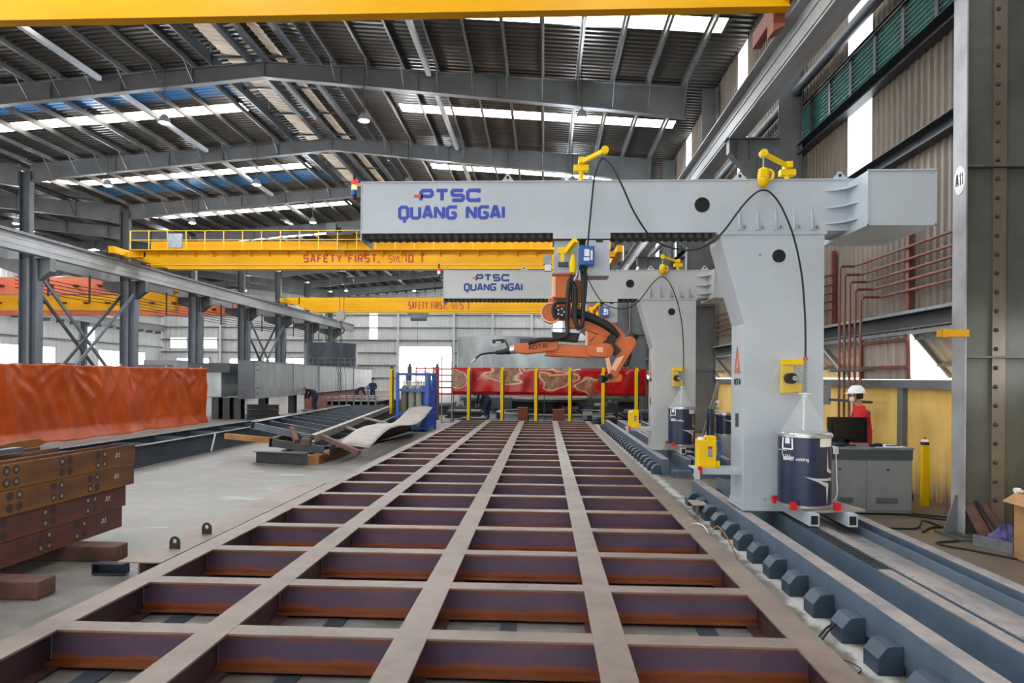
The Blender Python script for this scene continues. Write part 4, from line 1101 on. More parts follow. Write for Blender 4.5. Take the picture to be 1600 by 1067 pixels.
    tx, tz = WP(1258.5, 612, GF-.3); tx2, tz2 = WP(1258.5, 562, GF-.3)
    g = G(); g.box(tx-.014, tx+.014, GF-.31, GF-.28, tz, tz2); tub = S(g).build('drop_tube', M['galv'], disc)
    g = G()
    for i in range(7): g.cyl((tx, GF-.313, tz+.05+i*.045), (tx, GF-.31, tz+.05+i*.045), .005, n=6)
    S(g).build('tube_hole_shade', M['dark'], tub)
    g = G(); g.box(tx-.018, tx+.018, GF-.32, GF-.27, tz2-.01, tz2+.03); S(g).build('red_clamp', M['orange_text'], disc)
    return t
g1 = gantry(0.0, 'nearer pale grey portal gantry with blue company lettering over the steel grid', M['gantry'], M['blue_text'])
g2 = gantry(6.68, 'farther grey portal gantry with navy company lettering behind the first gantry', M['gantry_grey'], M['navy_text'], .8)

# cables of the nearer gantry, and of the farther one
def cables(D, label):
    t = thing('gantry_cable', label, 'cable', (2.0, GF-.1+D, 1.95), 'black cables looped over the gantries')
    def C(pts, r=.011):
        g = G(); g.tube([(W(px, py, y).x, y+D, W(px, py, y).z) for px, py, y in pts], r, 7); g.build('cable', M['black'], t, smooth=True)
    C([(941, 246, 7.97), (930, 270, 7.95), (924, 320, 7.95), (918, 385, 7.85)])
    C([(941, 246, 7.97), (955, 258, 7.93), (972, 290, 7.9), (990, 330, 7.9), (1015, 368, 7.9), (1040, 384, 7.9), (1075, 391, 7.9), (1105, 383, 7.9), (1130, 362, 7.9), (1160, 322, 7.9), (1180, 302, 7.9), (1194, 297, 7.9), (1206, 303, 7.88), (1222, 325, 7.85), (1240, 370, 7.8), (1252, 425, 7.8), (1257, 480, 7.8), (1258.5, 520, 7.78), (1258.5, 562, 7.77)])
cables(0, 'long black cable looped from the jib arms of the nearer gantry down to its drum')
cables(6.68, 'long black cable looped over the farther gantry down to its drum')

# wire drums on the shelves
def drum(x, y, z, label, R=.275, Hh=.80, grp='navy welding-wire drums', turn=.37):
    t = thing('wire_drum', label, 'drum', (x, y, z), grp)
    g = G(); g.lathe([(R, .03), (R, Hh-.04)], (x, y, z), 48); g.build('shell', M['drum'], t, smooth=True)
    g = G(); g.lathe([(R, 0), (R+.012, .005), (R+.012, .03), (R, .035)], (x, y, z), 48); g.lathe([(R, Hh-.05), (R+.014, Hh-.045), (R+.014, Hh-.02), (R+.004, Hh-.012), (R, Hh), (.001, Hh)], (x, y, z), 48); rim = g.build('rim_band', M['silver'], t, smooth=True)
    def curved(x0, z0, x1, z1):
        # flat picture coordinates (m from the drum's left outline, m up) wrapped on the shell
        def f(p, q, k):
            s = p
            a = s / R - turn
            rr = R + (.003 if k else .0)
            return Vector((x + rr*math.sin(a), y - rr*math.cos(a), z + q))
        return f
    f = curved(0, 0, 0, 0)
    def arc(dx): return R*math.asin(max(-.98, min(.98, dx/R)))
    g = G(); lettering(g, 'böhler', lambda p, q, k: f(arc(-.205)+p, .505+q, k), .066, .135, .008, gap=.4, cham=.3); g.build('lettering', M['white'], t)
    g = G(); lettering(g, 'welding', lambda p, q, k: f(arc(-.205)+.15+p, .507+q, k), .04, .13, .005, gap=.5, cham=.2); g.build('lettering', M['white'], t)
    def patch(nm, pts, m, par):
        import bmesh
        bm = bmesh.new(); bm.faces.new([bm.verts.new((p, q, 0)) for p, q in pts]); bmesh.ops.triangulate(bm, faces=bm.faces[:])
        c = -.26
        while c < .27:
            bmesh.ops.bisect_plane(bm, geom=bm.verts[:]+bm.edges[:]+bm.faces[:], plane_co=(c, 0, 0), plane_no=(1, 0, 0)); c += .02
        bm.verts.index_update()
        g = G(); g.add([f(arc(v.co.x), v.co.y, 1) for v in bm.verts], [tuple(v.index for v in fc.verts) for fc in bm.faces]); bm.free()
        return g.build(nm, m, par, solid=.002)
    # four-pointed star, small and large
    def star(cx, cz, a, b):
        for ang in range(4):
            ca, sa = math.cos(ang*PI/2), math.sin(ang*PI/2)
            L_ = a if ang % 2 == 0 else a*1.15
            pts = [(0, 0), (.35*L_, .06*a), (L_, 0), (.35*L_, -.06*a)] if not b else [(0.08*a, .09*a), (L_, 0), (.08*a, .02*a)]
            yield [(cx + (p*ca - q*sa), cz + (p*sa + q*ca)) for p, q in pts]
    for pts in star(-.215, .61, .055, False): patch('star_mark', pts, M['white'], t)
    # the broad ribbons of the large star at the right side
    patch('star_ribbon', [(.0, .345), (.10, .33), (.18, .325), (.262, .325), (.262, .295), (.14, .305)], M['print'], t)
    patch('star_ribbon', [(.0, .345), (.14, .29), (.215, .235), (.225, .05), (.236, .235), (.236, .275), (.12, .315)], M['print'], t)
    patch('star_ribbon', [(.226, .64), (.222, .40), (.262, .37), (.262, .40), (.236, .43)], M['print'], t)
    patch('label_sheet', [(.155, .75), (.26, .75), (.26, .66), (.155, .66)], M['paper'], t)
    for q_ in ([(-.215, .75), (-.20, .75), (-.205, .635), (-.22, .635)], [(-.125, .75), (-.11, .75), (-.105, .635), (-.12, .635)], [(-.22, .635), (-.105, .635), (-.115, .62), (-.21, .62)], [(-.185, .75), (-.14, .75), (-.14, .685), (-.185, .685)]): patch('clasp', q_, M['white'], t)
    return t
dx, dz = WP(1257.5, 780, 7.62)
zd = .477
for D, lab in ((0, 'navy wire drum with white lettering on the shelf of the nearer gantry'), (6.68, 'navy wire drum on the shelf of the farther gantry')):
    x = WX(1257.5, 7.64)
    drum(x, 7.64+D, zd, lab, turn=.24 if D else .37)
    t = thing('drum_cone', 'clear plastic cone on the wire drum of the %s gantry' % ('farther' if D else 'nearer'), 'cone', (x, 7.64+D, zd+.81), 'clear cones on wire drums')
    g = G(); g.lathe([(.245, 0), (.24, .02), (.03, .38), (.025, .40)], (x, 7.64+D, zd+.803), 40); g.build('cone_shell', M['clear'], t, smooth=True)
    g = G(); g.cyl((x, 7.64+D, zd+1.17), (x, 7.64+D, zd+1.22), .03, n=14); g.box(x-.05, x+.05, 7.6+D, 7.68+D, zd+1.215, zd+1.225); g.cyl((x-.01, 7.64+D, zd+.82), (x-.005, 7.64+D, zd+1.17), .012, n=8); g.build('cone_collar', M['paper'], t, smooth=True)
    # yellow power box on the side shelf
    t = thing('power_box', 'yellow control box on the side shelf of the %s gantry' % ('farther' if D else 'nearer'), 'box', (1.95, 8.35+D, .79), 'yellow control boxes on the gantries')
    g = G(); g.box(1.85, 2.06, 8.25+D, 8.45+D, .79, 1.12); b_ = g.build('case', M['yellow'], t, bev=.008)
    g = G(); g.box(1.95, 2.06, 8.26+D, 8.44+D, 1.12, 1.165); g.box(2.06, 2.11, 8.28+D, 8.42+D, .79, .87); g.build('case_hood', M['yellow'], t, bev=.005)
    g = G(); g.cyl((1.9, 8.34+D, 1.12), (1.9, 8.34+D, 1.15), .045, n=16); g.build('cap', M['white'], t)
    g = G(); g.box(1.96, 2.01, 8.242+D, 8.25+D, .92, 1.02); g.build('label_plate', M['galv'], t)
    g = G(); g.box(1.96, 2.01, 8.241+D, 8.25+D, 1.02, 1.045); g.build('label_plate', M['red'], t)
    g = G(); g.tube([(2.09, 8.34+D, .87), (2.13, 8.34+D, .98), (2.1, 8.34+D, 1.1)], .02, 8); g.build('cable', M['blue_box'], t)

# ------------------------------------------------------------------ welding robots
def robot1():
    t = thing('welding_robot', 'orange robot arm with black torch hanging under the nearer gantry', 'robot', (WX(878, 8.2), 8.2, 3.07))
    y = 8.2
    def q(px, py): p = WP(px, py, y); return p
    def bx(g, x0, y0, x1, y1, ya, yb): a = q(x0, y1); b = q(x1, y0); return g.box(a[0], b[0], ya, yb, a[1], b[1])
    g = G(); bx(g, 864, 430, 891, 468, y-.12, y+.16); bx(g, 862, 429, 893, 433, y-.15, y+.18); g.build('base_column', M['orange'], t, bev=.02)
    g = G(); a = q(862.5, 466); b = q(866, 434); g.box(a[0]-.004, b[0]+.02, y-.135, y-.11, a[1], b[1]); g.build('column_side', M['orange_pale'], t, bev=.01)
    g = G(); a = q(903, 450); g.cyl((a[0], y+.05, a[1]+.08), (a[0], y+.05, a[1]-.16), .085, n=20); g.build('rotary_drive', M['orange'], t, smooth=True)
    g = G(); a = q(861, 489); g.cyl((a[0], y-.05, a[1]), (a[0], y+.1, a[1]), .125, n=36); bx(g, 856, 466, 892, 500, y-.02, y+.14)
    g.build('shoulder_housing', M['orange'], t, bev=.015, smooth=True)
    g = G(); g.ring((a[0], y-.065, a[1]), (a[0], y-.05, a[1]), .125, .108, 36); g.build('housing_rim', M['orange_pale'], t)
    g = G(); b = q(876, 489); g.cyl((b[0], y-.13, b[1]), (b[0], y+.0, b[1]), .07, n=24); mo = g.build('shoulder_motor', M['black'], t, smooth=True)
    g = G()
    for k in range(5): g.cyl((b[0]+.038*math.cos(1.2566*k), y-.14, b[1]+.038*math.sin(1.2566*k)), (b[0]+.038*math.cos(1.2566*k), y-.13, b[1]+.038*math.sin(1.2566*k)), .009, n=8)
    g.build('bolt', M['silver'], mo)
    # upper arm, curved
    pts = [(886, 492), (905, 497), (930, 508), (955, 523), (972, 540)]
    g = G(); up_, lo_ = [], []
    prof = [(884, 478, 884, 512), (905, 482, 902, 512), (925, 489, 920, 517), (945, 498, 940, 524), (962, 508, 953, 533), (976, 522, 955, 548), (983, 540, 960, 556), (984, 552, 968, 558)]
    ut = [q(a_, b_) for a_, b_, _, _ in prof]; lb = [q(c_, d_) for _, _, c_, d_ in prof]
    for i in range(len(prof)-1):
        P = [ut[i], ut[i+1], lb[i+1], lb[i]]
        g.prism(P, 'y', y-.02, y+.13)
    g.build('upper_arm', M['orange'], t)
    g = G(); g.tube([(q(a_, b_)[0], y-.04, q(a_, b_)[1]) for a_, b_ in ((893, 490), (915, 494), (935, 502), (952, 512), (966, 526))], [.05, .055, .05, .05, .03], 12); g.build('arm_cover', M['black'], t, smooth=True)
    # elbow housing and forearm
    g = G(); a = q(925, 548); b = q(946, 548); g.stadium(a, .075, b, .085, y-.12, y+.1); g.prism([q(922, 535), q(935, 522), q(950, 528), q(953, 545), q(930, 552)], 'y', y-.06, y+.08); g.build('elbow_housing', M['orange'], t, bev=.012)
    g = G(); bx(g, 931, 543, 941, 551, y-.128, y-.12); g.build('elbow_cap', M['orange_pale'], t, bev=.004)
    g = G()
    for k in range(6): bx(g, 945+k*1.6, 538, 945.8+k*1.6, 556, y-.125, y+.1)
    g.build('motor_fins', M['orange'], t)
    g = G(); a = q(955, 530); g.cyl((a[0], y-.08, a[1]), (a[0], y+.06, a[1]), .055, n=20); g.bar((q(945, 532)[0], y-.05, q(945, 532)[1]), (q(965, 552)[0], y-.05, q(965, 552)[1]), .09, .09); g.build('elbow_motor', M['black'], t, bev=.006)
    g = G()
    A = [q(868, 538), q(922, 540), q(922, 556), q(868, 558), q(850, 556)]
    g.prism(A, 'y', y-.09, y+.07)
    g.prism([q(850, 550), q(922, 552), q(922, 560), q(870, 557)], 'y', y-.11, y+.08); fore = g.build('forearm', M['orange'], t, bev=.015)
    g = G(); g.prism([q(805, 538), q(869, 533), q(872, 534), q(872, 546), q(866, 549), q(822, 554), q(807, 552), q(803, 546)], 'y', y-.13, y+.05); cov = g.build('forearm_cover', M['orange'], t, bev=.014)
    o = q(826, 547.5); o2 = q(856, 544); L_ = Vector((o2[0]-o[0], 0, o2[1]-o[1])); ln = L_.length; r = L_.normalized(); u = Vector((-r.z, 0, r.x))
    g = G(); lettering(g, 'AOTAI', flat((o[0], y-.13, o[1]), r, u, (0, -1, 0), .004), .052, ln, .009, gap=.7, cham=.35); g.build('lettering', M['black_text'], cov)
    # wrist, torch
    g = G(); a = q(805, 546); b = q(797, 548); c = q(785, 550); g.cyl((a[0], y-.03, a[1]), (b[0], y-.03, b[1]), .055, .045, 18); g.build('wrist_flange', M['silver'], t, smooth=True)
    g = G(); g.cyl((b[0], y-.03, b[1]), (c[0], y-.03, c[1]), .045, .03, 16); d = q(775, 551); g.cyl((c[0], y-.03, c[1]), (d[0], y-.03, d[1]), .032, .022, 14)
    e = q(784, 533); g.bar((q(770, 534)[0], y-.05, q(770, 534)[1]), (q(788, 533)[0], y-.05, q(788, 533)[1]), .04, .045); g.bar((q(789, 531)[0], y-.05, q(789, 531)[1]), (q(797, 548)[0], y-.05, q(797, 548)[1]), .03, .02); tr = g.build('torch_body', M['black'], t, smooth=True)
    g = G(); g.tube([(q(a_, b_)[0], y-.03, q(a_, b_)[1]) for a_, b_ in ((775, 551), (762, 552), (752, 554), (746, 558), (742, 563))], [.015, .013, .012, .012, .011], 10); g.build('torch_neck', M['black'], tr, smooth=True)
    g = G(); a = q(744, 560.5); b = q(737, 567); g.cyl((a[0], y-.03, a[1]), (b[0], y-.03, b[1]), .016, .011, 14); g.build('nozzle', M['silver'], tr, smooth=True)
    g = G(); bx(g, 775, 534, 783, 536, y-.073, y-.069); g.build('sensor_label', M['paper'], tr)
    # dark boxes on the forearm
    g = G(); a, b, c, d = q(862, 519), q(906, 521), q(902, 535), q(864, 530); g.prism([a, b, c, q(880, 533), d], 'y', y-.1, y+.1); g.build('arm_control_box', M['black'], t, bev=.01)
    g = G(); bx(g, 812, 529, 840, 538, y+.0, y+.12); g.build('arm_cable_box', M['steel_dk'], t, bev=.006)
    g = G(); bx(g, 879, 527, 884, 529, y-.106, y-.1); g.build('box_label', M['paper'], t)
    # hoses
    def hose(pts, r=.02, m='black', yy_=y-.17):
        g = G(); g.tube([(q(a_, b_)[0], (yy_ if len(p_) < 3 else p_[2]), q(a_, b_)[1]) for p_ in pts for a_, b_ in (p_[:2],)], r, 9); g.build('hose', M[m], t, smooth=True)
    hose([(889, 445), (886, 470), (885, 500), (886, 520), (879, 528), (862, 532), (845, 532), (826, 537)], .027)
    hose([(892, 443), (898, 455), (898, 480), (899, 505), (904, 513), (909, 508), (910, 480), (911, 440), (915, 418)], .024)
    hose([(889, 445), (890, 440), (893, 443)], .027)
    hose([(912, 470), (914, 440), (912, 418)], .022)
    hose([(886, 474), (872, 474), (865, 480), (865, 492), (870, 500)], .024)
    hose([(894, 450), (895, 480), (896, 500), (903, 518)], .018)
    hose([(905, 415), (908, 435), (909, 470), (909, 495)], .018)
    hose([(903, 420), (900, 433), (896, 440)], .012, 'silver')
    hose([(925, 416), (929, 424), (922, 428), (914, 428)], .009)
    # ochre motion chain beside the column
    g = G()
    for i in range(9): a = q(902+((i % 2)*3), 440+i*6); g.box(a[0]-.025, a[0]+.025, y-.06, y-.0, a[1]-.018, a[1]+.018)
    g.build('brass_fittings', M['rust_or'], t)
    return t
robot1()
def robot2():
    y = 14.9
    def q(px, py): return WP(px, py, y)
    t = thing('welding_robot', 'orange robot arm hanging under the farther gantry, wrist pointing down', 'robot', (q(926, 500)[0], y, 3.1))
    def bx(g, x0, y0, x1, y1, ya, yb): a = q(x0, y1); b = q(x1, y0); return g.box(a[0], b[0], ya, yb, a[1], b[1])
    g = G(); bx(g, 917, 478, 935, 540, y-.12, y+.16); g.build('base_column', M['orange'], t, bev=.02)
    g = G(); bx(g, 914, 500, 918, 540, y-.13, y-.1); g.build('column_side', M['orange_pale'], t)
    g = G(); a, b = q(928, 546), q(984, 534); g.stadium(a, .12, b, .1, y-.06, y+.1); g.build('upper_arm', M['orange'], t, bev=.012, smooth=True)
    g = G(); a, b = q(983, 536), q(957, 584); g.stadium(a, .13, b, .085, y-.22, y-.06); g.build('forearm', M['orange'], t, bev=.015)
    g = G(); g.prism([q(972, 545), q(978, 548), q(960, 580), q(953, 576)], 'y', y-.235, y-.22); g.build('forearm_ridge', M['orange_pale'], t)
    g = G(); g.prism([q(945, 556), q(951, 556), q(957, 585), q(951, 586)], 'y', y-.05, y+.05); g.build('link_strut', M['orange_pale'], t)
    g = G(); g.cyl((q(990, 522)[0], y-.1, q(990, 522)[1]), (q(983, 536)[0], y-.1, q(983, 536)[1]), .12, .1, 14); g.build('elbow_motor', M['black'], t, smooth=True)
    g = G(); a, b = q(964, 590), q(948, 594); g.stadium(a, .1, b, .06, y-.2, y-.02); g.build('wrist_housing', M['orange'], t, bev=.015, smooth=True)
    g = G(); c = q(941, 592); g.cyl((c[0]-.06, y-.2, c[1]), (c[0]+.07, y-.14, c[1]), .09, .075, 16); c = q(951, 588); g.cyl((c[0], y-.3, c[1]), (c[0], y-.1, c[1]), .06, n=14); g.build('wrist_tool', M['black'], t, smooth=True)
    g = G(); g.tube([(q(a_, b_)[0], y-.1, q(a_, b_)[1]) for a_, b_ in ((985, 540), (983, 560), (977, 572), (970, 565), (972, 552))], .025, 8); g.build('hose', M['black'], t, smooth=True)
    g = G(); g.tube([(q(a_, b_)[0], y-.2, q(a_, b_)[1]) for a_, b_ in ((921, 535), (930, 528), (938, 533), (936, 548), (926, 552))], .02, 8); g.build('hose', M['black'], t, smooth=True)
    return t
robot2()
# ------------------------------------------------------------------ welded steel grid in the foreground
GZ0, GZ1 = .01, .26
t = thing('steel_grid', 'huge welded grid of rusty steel beams lying on the floor in the foreground', 'steel grid', (-.8, 14, 0))
XL = [-3.12, -2.04, -.80, .41, 1.61]
YT = [3.2 + 1.0*k for k in range(23)]
for i, x in enumerate(XL):
    g = G(); g.ibeam((x, 1.2, (GZ0+GZ1)/2), (x, 25.3, (GZ0+GZ1)/2), GZ1-GZ0, .20, .012, .014); g.build('main_beam', M['beam_long'], t)
for k, y in enumerate(YT):
    for i in range(4):
        a, b = XL[i]+.1, XL[i+1]-.1
        g = G(); g.box(a+.001, b-.001, y-.077, y+.077, GZ1-.014, GZ1-.001); g.box(XL[i]+.006, XL[i+1]-.006, y-.005, y+.005, GZ0+.014, GZ1-.014); g.box(a-.09, b+.09, y-.077, y+.077, GZ0+.014, GZ0+.028)
        g.build('cross_beam', M['beam_cross'], t)
g = G()
for k, y in enumerate(YT[:9]):
    for i, x in enumerate(XL[:-1]):
        g.tube([(x+.012, y-.014, .05), (x+.014, y-.014, .12), (x+.012, y-.014, .2)], .006, 5)
w_ = g.build('weld_seams', M['silver'], t); w_['kind'] = 'stuff'
# flat bars lying on the floor below the grid
for i, (x, w, y0, y1) in enumerate(((-2.75, .16, 2.4, 7.5), (-2.35, .12, 2.6, 8.2), (-1.55, .14, 3.2, 6.6), (-.25, .12, 3.4, 7.0), (1.2, .14, 2.8, 7.4))):
    g = G(); g.box(x-w/2, x+w/2, y0, y1, 0, .008); solo(g, 'flat_bar', M['plate_dark'], 'dark flat steel bar on the floor under the grid, %s from the left' % NTH[i], 'steel bar', 'flat bars under the grid')
# side bar with lifting lugs left of the grid
g = G(); g.box(-3.78, -3.38, 5.9, 10.5, .18, .19); g.box(-3.59, -3.575, 5.9, 10.5, .02, .18); g.box(-3.7, -3.46, 5.9, 10.5, .005, .02)
sb = solo(g, 'loose_beam', M['beam_top'], 'low rusty beam lying along the left edge of the grid, carrying two lugs', 'beam')
for n_, (px, py) in enumerate(((265, 857), (318, 834))):
    p = WZ(px, py, .19)
    g = G(); x, y = -3.52, p.y
    out = [(-.05, 0), (-.05, .07)] + [(-.05*math.cos(a*PI/8), .07+.05*math.sin(a*PI/8)) for a in range(1, 8)] + [(.05, .07), (.05, 0)]
    inn = [(.022*math.cos(a*PI/6), .075+.022*math.sin(a*PI/6)) for a in range(12)]
    n = len(out)
    # plate in the x-z plane with a through hole: quads between outline and hole
    oo = [out[0], out[1], out[3], out[4], out[5], out[6], out[8], out[9], out[-1], (.02, 0), (0, 0), (-.02, 0)]
    hh = [(.022*math.cos(PI*1.2 - k*2*PI/12), .075+.022*math.sin(PI*1.2 - k*2*PI/12)) for k in range(12)]
    vs = []
    for yy_ in (y-.008, y+.008): vs += [(x+a, yy_, .19+b) for a, b in oo] + [(x+a, yy_, .19+b) for a, b in hh]
    fs = []
    for k in range(12):
        k2 = (k+1) % 12
        fs += [(k, k2, 12+k2, 12+k), (24+k, 36+k, 36+k2, 24+k2), (k, 24+k, 24+k2, k2), (12+k, 12+k2, 36+k2, 36+k)]
    g.add(vs, fs)
    solo(g, 'lifting_lug', M['black_steel'], ('round-topped lifting lug standing on the low beam, the nearer one', 'round-topped lifting lug standing on the low beam, the farther one')[n_], 'lug', 'lugs beside the grid')
g = G(); g.channel((-4.15, 6.15, .06), (-3.85, 6.15, .06), .1, .1, .01, side=-1); g.box(-4.15, -4.14, 6.1, 6.2, .01, .11)
solo(g, 'channel_offcut', M['plate_dark'], 'short dark channel offcut on the floor beside the low beam', 'steel offcut')

# ------------------------------------------------------------------ rail tracks of the gantries
def track(y0, y1, lab, nblocks, yb0, second, grp_lab):
    t = thing('rail_track', lab, 'track', (2.9, (y0+y1)/2, 0))
    g = G(); g.box(2.26, 2.40, y0, y1, .061, .308); side = g.build('side_beam', M['rail'], t, bev=.003)
    g = G(); g.box(2.262, 2.398, y0+.002, y1-.002, .308, .311); g.build('side_beam_top', M['rail_top'], side)
    g = G(); g.box(2.27, 3.66, y0+.0, y1, .0, .06); g.build('base_plate', M['rail'], t)
    g = G()
    yc = 5.7 if not second else y0+.4
    g.box(2.73, 2.82, y0, y1, .06, .30); g.build('channel_box', M['rail'], t)
    g = G(); g.box(2.725, 2.83, y0, min(yc, y1), .30, .31) if not second else g.box(2.725, 2.83, y0, y1, .30, .31); g.build('channel_lid', M['rail_top'], t)
    if not second:
        g = G(); k = yc+.02
        while k < 8.0: g.box(2.73, 2.85, k, k+.02, .30, .312); k += .06
        g.build('cable_chain', M['steel_dk'], t)
    g = G(); g.box(2.87, 2.98, y0, y1, .061, .305); g.box(2.98, 3.32, y0, y1, .12, .22); g.build('guide_rail', M['rail'], t, bev=.003)
    g = G(); g.box(2.871, 2.979, y0+.001, y1-.001, .305, .31); g.box(2.981, 3.319, y0+.001, y1-.001, .22, .223); g.build('guide_top', M['rail_top'], t)
    g = G(); g.box(3.32, 3.335, y0, y1, .06, .31); g.build('rack_strip', M['rail'], t)
    g = G(); g.box(3.49, 3.61, y0, y1, .06, .308); g.build('outer_rail', M['rail'], t, bev=.003)
    g = G(); g.box(3.491, 3.609, y0+.001, y1-.001, .308, .311); g.build('outer_rail_top', M['rail_top'], t)
    if not second:
        for k in range(9):
            g = G(); y = 3.0+.62*k; g.lathe([(.012, 0), (.012, .012), (.001, .016)], (2.89, y, .31), 8); g.build('bolt', M['silver'], t)
    for k in range(nblocks):
        y = yb0 + .515*k
        prof = [(2.10, .0), (2.26, .0), (2.26, .185), (2.20, .185), (2.155, .175), (2.10, .105)]
        g = G(); g.prism(prof, 'y', y, y+.2)
        g.build('anchor_block', M['block'], t, bev=.004)
    return t
track(.4, 10.5, 'nearer blue-grey rail track on the floor, carrying the nearer gantry', 15, 2.83, False, '')
track(13.2, 25.5, 'farther blue-grey rail track on the floor, carrying the farther gantry', 24, 13.3, True, '')
g = G(); g.box(2.42, 3.9, 12.9, 13.19, .0, .12); solo(g, 'track_cross_plate', M['rail'], 'dark blue-grey plate across the near end of the farther track', 'plate')
# scrap bits in the gap beside the grid
g = G(); g.box(2.0, 2.2, 9.2, 9.6, .16, .17); g.box(2.08, 2.12, 9.38, 9.42, 0, .16)
solo(g, 'small_stand', M['plate_pale'], 'small flat-topped steel stand between the grid and the far anchor blocks', 'stand')
t = thing('torch_lead', 'small welding clamp with coiled tan lead lying at the grid edge', 'lead', (1.75, 7.2, .26))
g = G(); g.tube([(1.62, 7.5, .28), (1.68, 7.3, .31), (1.70, 7.1, .27)], .008, 6); g.build('handle', M['silver'], t, smooth=True)
g = G(); g.tube([(1.70, 7.0, .27), (1.76, 7.05, .35), (1.80, 6.95, .33), (1.82, 6.8, .27), (1.9, 6.75, .1)], .007, 6); g.build('lead', M['rust_or'], t, smooth=True)
g = G()
for dx in (0, .03): g.tube([(1.85+dx, 4.75, .01), (1.92+dx, 4.85, .05), (2.02+dx, 4.95, .09), (2.1, 5.0, .1)], .009, 6)
g.tube([(1.9, 4.7, .01), (2.0, 4.55, .012), (2.03, 4.45, .01), (1.98, 4.38, .01)], .004, 5)
solo(g, 'cable_end', M['black'], 'frayed pair of black cable ends beside an anchor block', 'cable', smooth=True)
# ------------------------------------------------------------------ left side of the hall
# stack of rusty H-beams, nearest left
M['rust_dk'] = mat('dark_heat_mark', '4a3733', '3a2c2c', rough=.6, scale=20)
def rust_beam(x, y0, y1, z, label, seed, hs=.222, mark=True, row=0):
    rnd = random.Random(seed)
    t = thing('rusty_beam', label, 'beam', (x-.11, (y0+y1)/2, z), 'stack of rusty beams')
    g = G(); g.box(x-.012, x, y0, y1, z, z+hs); g.box(x-.232, x-.22, y0, y1, z, z+hs); g.box(x-.22, x-.012, y0, y1, z+hs/2-.005, z+hs/2+.005)
    g.build('beam_section', M['rust'] if z > .5 else M['rust2'], t)
    if row == 0:
        for c in range(5):
            yc = y1 - .62 - c*.56 - rnd.random()*.14
            for dy in (0, .11):
                for dz in (.06, .165):
                    g = G(); g.cyl((x, yc+dy, z+dz), (x+.001, yc+dy, z+dz), .042, n=12); b_ = g.build('heat_mark', M['rust_dk'], t)
                    g = G(); g.cyl((x+.001, yc+dy, z+dz), (x+.0025, yc+dy, z+dz), .019, n=10); b_ = g.build('bolt_hole', M['silver'] if rnd.random() > .45 else M['black_steel'], t)
        g = G(); lettering(g, 'A1', flat((x, y1-.36, z+.10), (0, 1, 0), (0, 0, 1), (1, 0, 0), .002), .055, .075, .005, cham=0); g.build('chalk_mark', M['paper'], t)
    return t
X0 = -4.72
ends = [7.45, 7.5, 7.62, 7.64]
names = ['bottom', 'second from the bottom', 'second from the top', 'top']
for r in range(4):
    tilt = 0
    rust_beam(X0 + (.0, .01, .03, .03)[r], 2.5, ends[r], .152 + .228*r, 'rusty brown steel beam with bolt holes, %s of the front stack' % names[r], r)
for r in range(4):
    rust_beam(X0-.30, 2.5, 7.3-.1*r, .152+.224*r, 'rusty brown steel beam, %s of the stack row behind the front one' % names[r], 20+r, row=1)
    rust_beam(X0-.62, 2.5, 7.0+.1*r, .152+.224*r, 'rusty brown steel beam, %s of the rearmost stack row' % names[r], 30+r, row=1)
g = G(); g.prism([(6.2, 1.05), (7.3, 1.05), (7.45, 1.09), (7.3, 1.14), (6.9, 1.13)], 'x', -5.6, -5.585)
solo(g, 'loose_plate', M['rust'], 'small rusty end plate standing on top of the beam stack', 'plate')
g = G(); g.channel((-5.25, 4, 1.095), (-5.25, 6.6, 1.095), .05, .1, .006); solo(g, 'loose_channel', M['col_blue'], 'grey steel channel lying on top of the rusty beam stack', 'channel')
for n_, y in enumerate((6.55, 5.4)):
    g = G(); g.box(-6.0, -4.22 if n_ == 0 else -4.13, y, y+.22, 0, .15)
    solo(g, 'support_block', M['wood_dk'], ('dark brown support block under the rusty stack, the farther one', 'dark brown support block under the rusty stack, cut off by the left edge')[n_], 'block', 'blocks under the rusty stack', bev=.012)
g = G(); g.box(-6.0, -4.3, 3.2, 3.42, 0, .15); solo(g, 'support_block', M['wood_dk'], 'dark brown support block under the near end of the rusty stack', 'block', 'blocks under the rusty stack', bev=.012)

# orange tarpaulin screen
t = thing('tarpaulin_screen', 'long creased orange tarpaulin screen at the left side', 'tarpaulin', (-13.5, 20.5, 0))
rows = []
nz, ny = 44, 330
posts = [13.6, 16.0, 18.3, 20.9, 23.5, 25.95]
from mathutils import noise as mnoise
for j in range(nz+1):
    f = j/nz; r = []
    for i in range(ny+1):
        y = 13.3 + 12.75*i/ny
        pn = min(posts, key=lambda p: abs(p-y)); dpt = y-pn
        z = 2.12*(1-f) + .04*f
        n1 = mnoise.noise((y*.55, f*1.3, 3.1)); n2 = mnoise.noise((y*1.6+f*2.2, f*2.1, 7.7)); n3 = mnoise.noise((y*3.2-f*3.5, f*1.4+y*.3, 1.2))
        rad = .07*math.exp(-abs(dpt)*5)*(1-f*.5)
        ang = math.atan2(abs(dpt), .05+f*2.1)
        fan = .014*math.sin(ang*(13+3*math.sin(pn*9))+pn*5+5*mnoise.noise((y*.8, f*2, 5)))*math.exp(-((f-.3)/.4)**2)*min(1, abs(dpt)*3)*(.4+.9*abs(math.sin(pn*3.3)))
        fan += .03*math.exp(-((dpt-.12-f*.5)/.05)**2)*(1-f) + .02*math.exp(-((dpt+.25+f*.8)/.06)**2)*(1-f)
        ridge = -.05*abs(n2)**.7
        flare = .22*(max(0, f-.84)/.16)**1.3*(.7+.6*mnoise.noise((y*1.1, 9, 0)))
        top = .035*mnoise.noise((y*2.3, 4.4, 0))*(1-f)
        r.append((-13.15 + .10*n1 + ridge + .04*n3 + rad + fan + flare, y, max(.012, z + top + .05*n2*(f > .93))))
    rows.append(r)
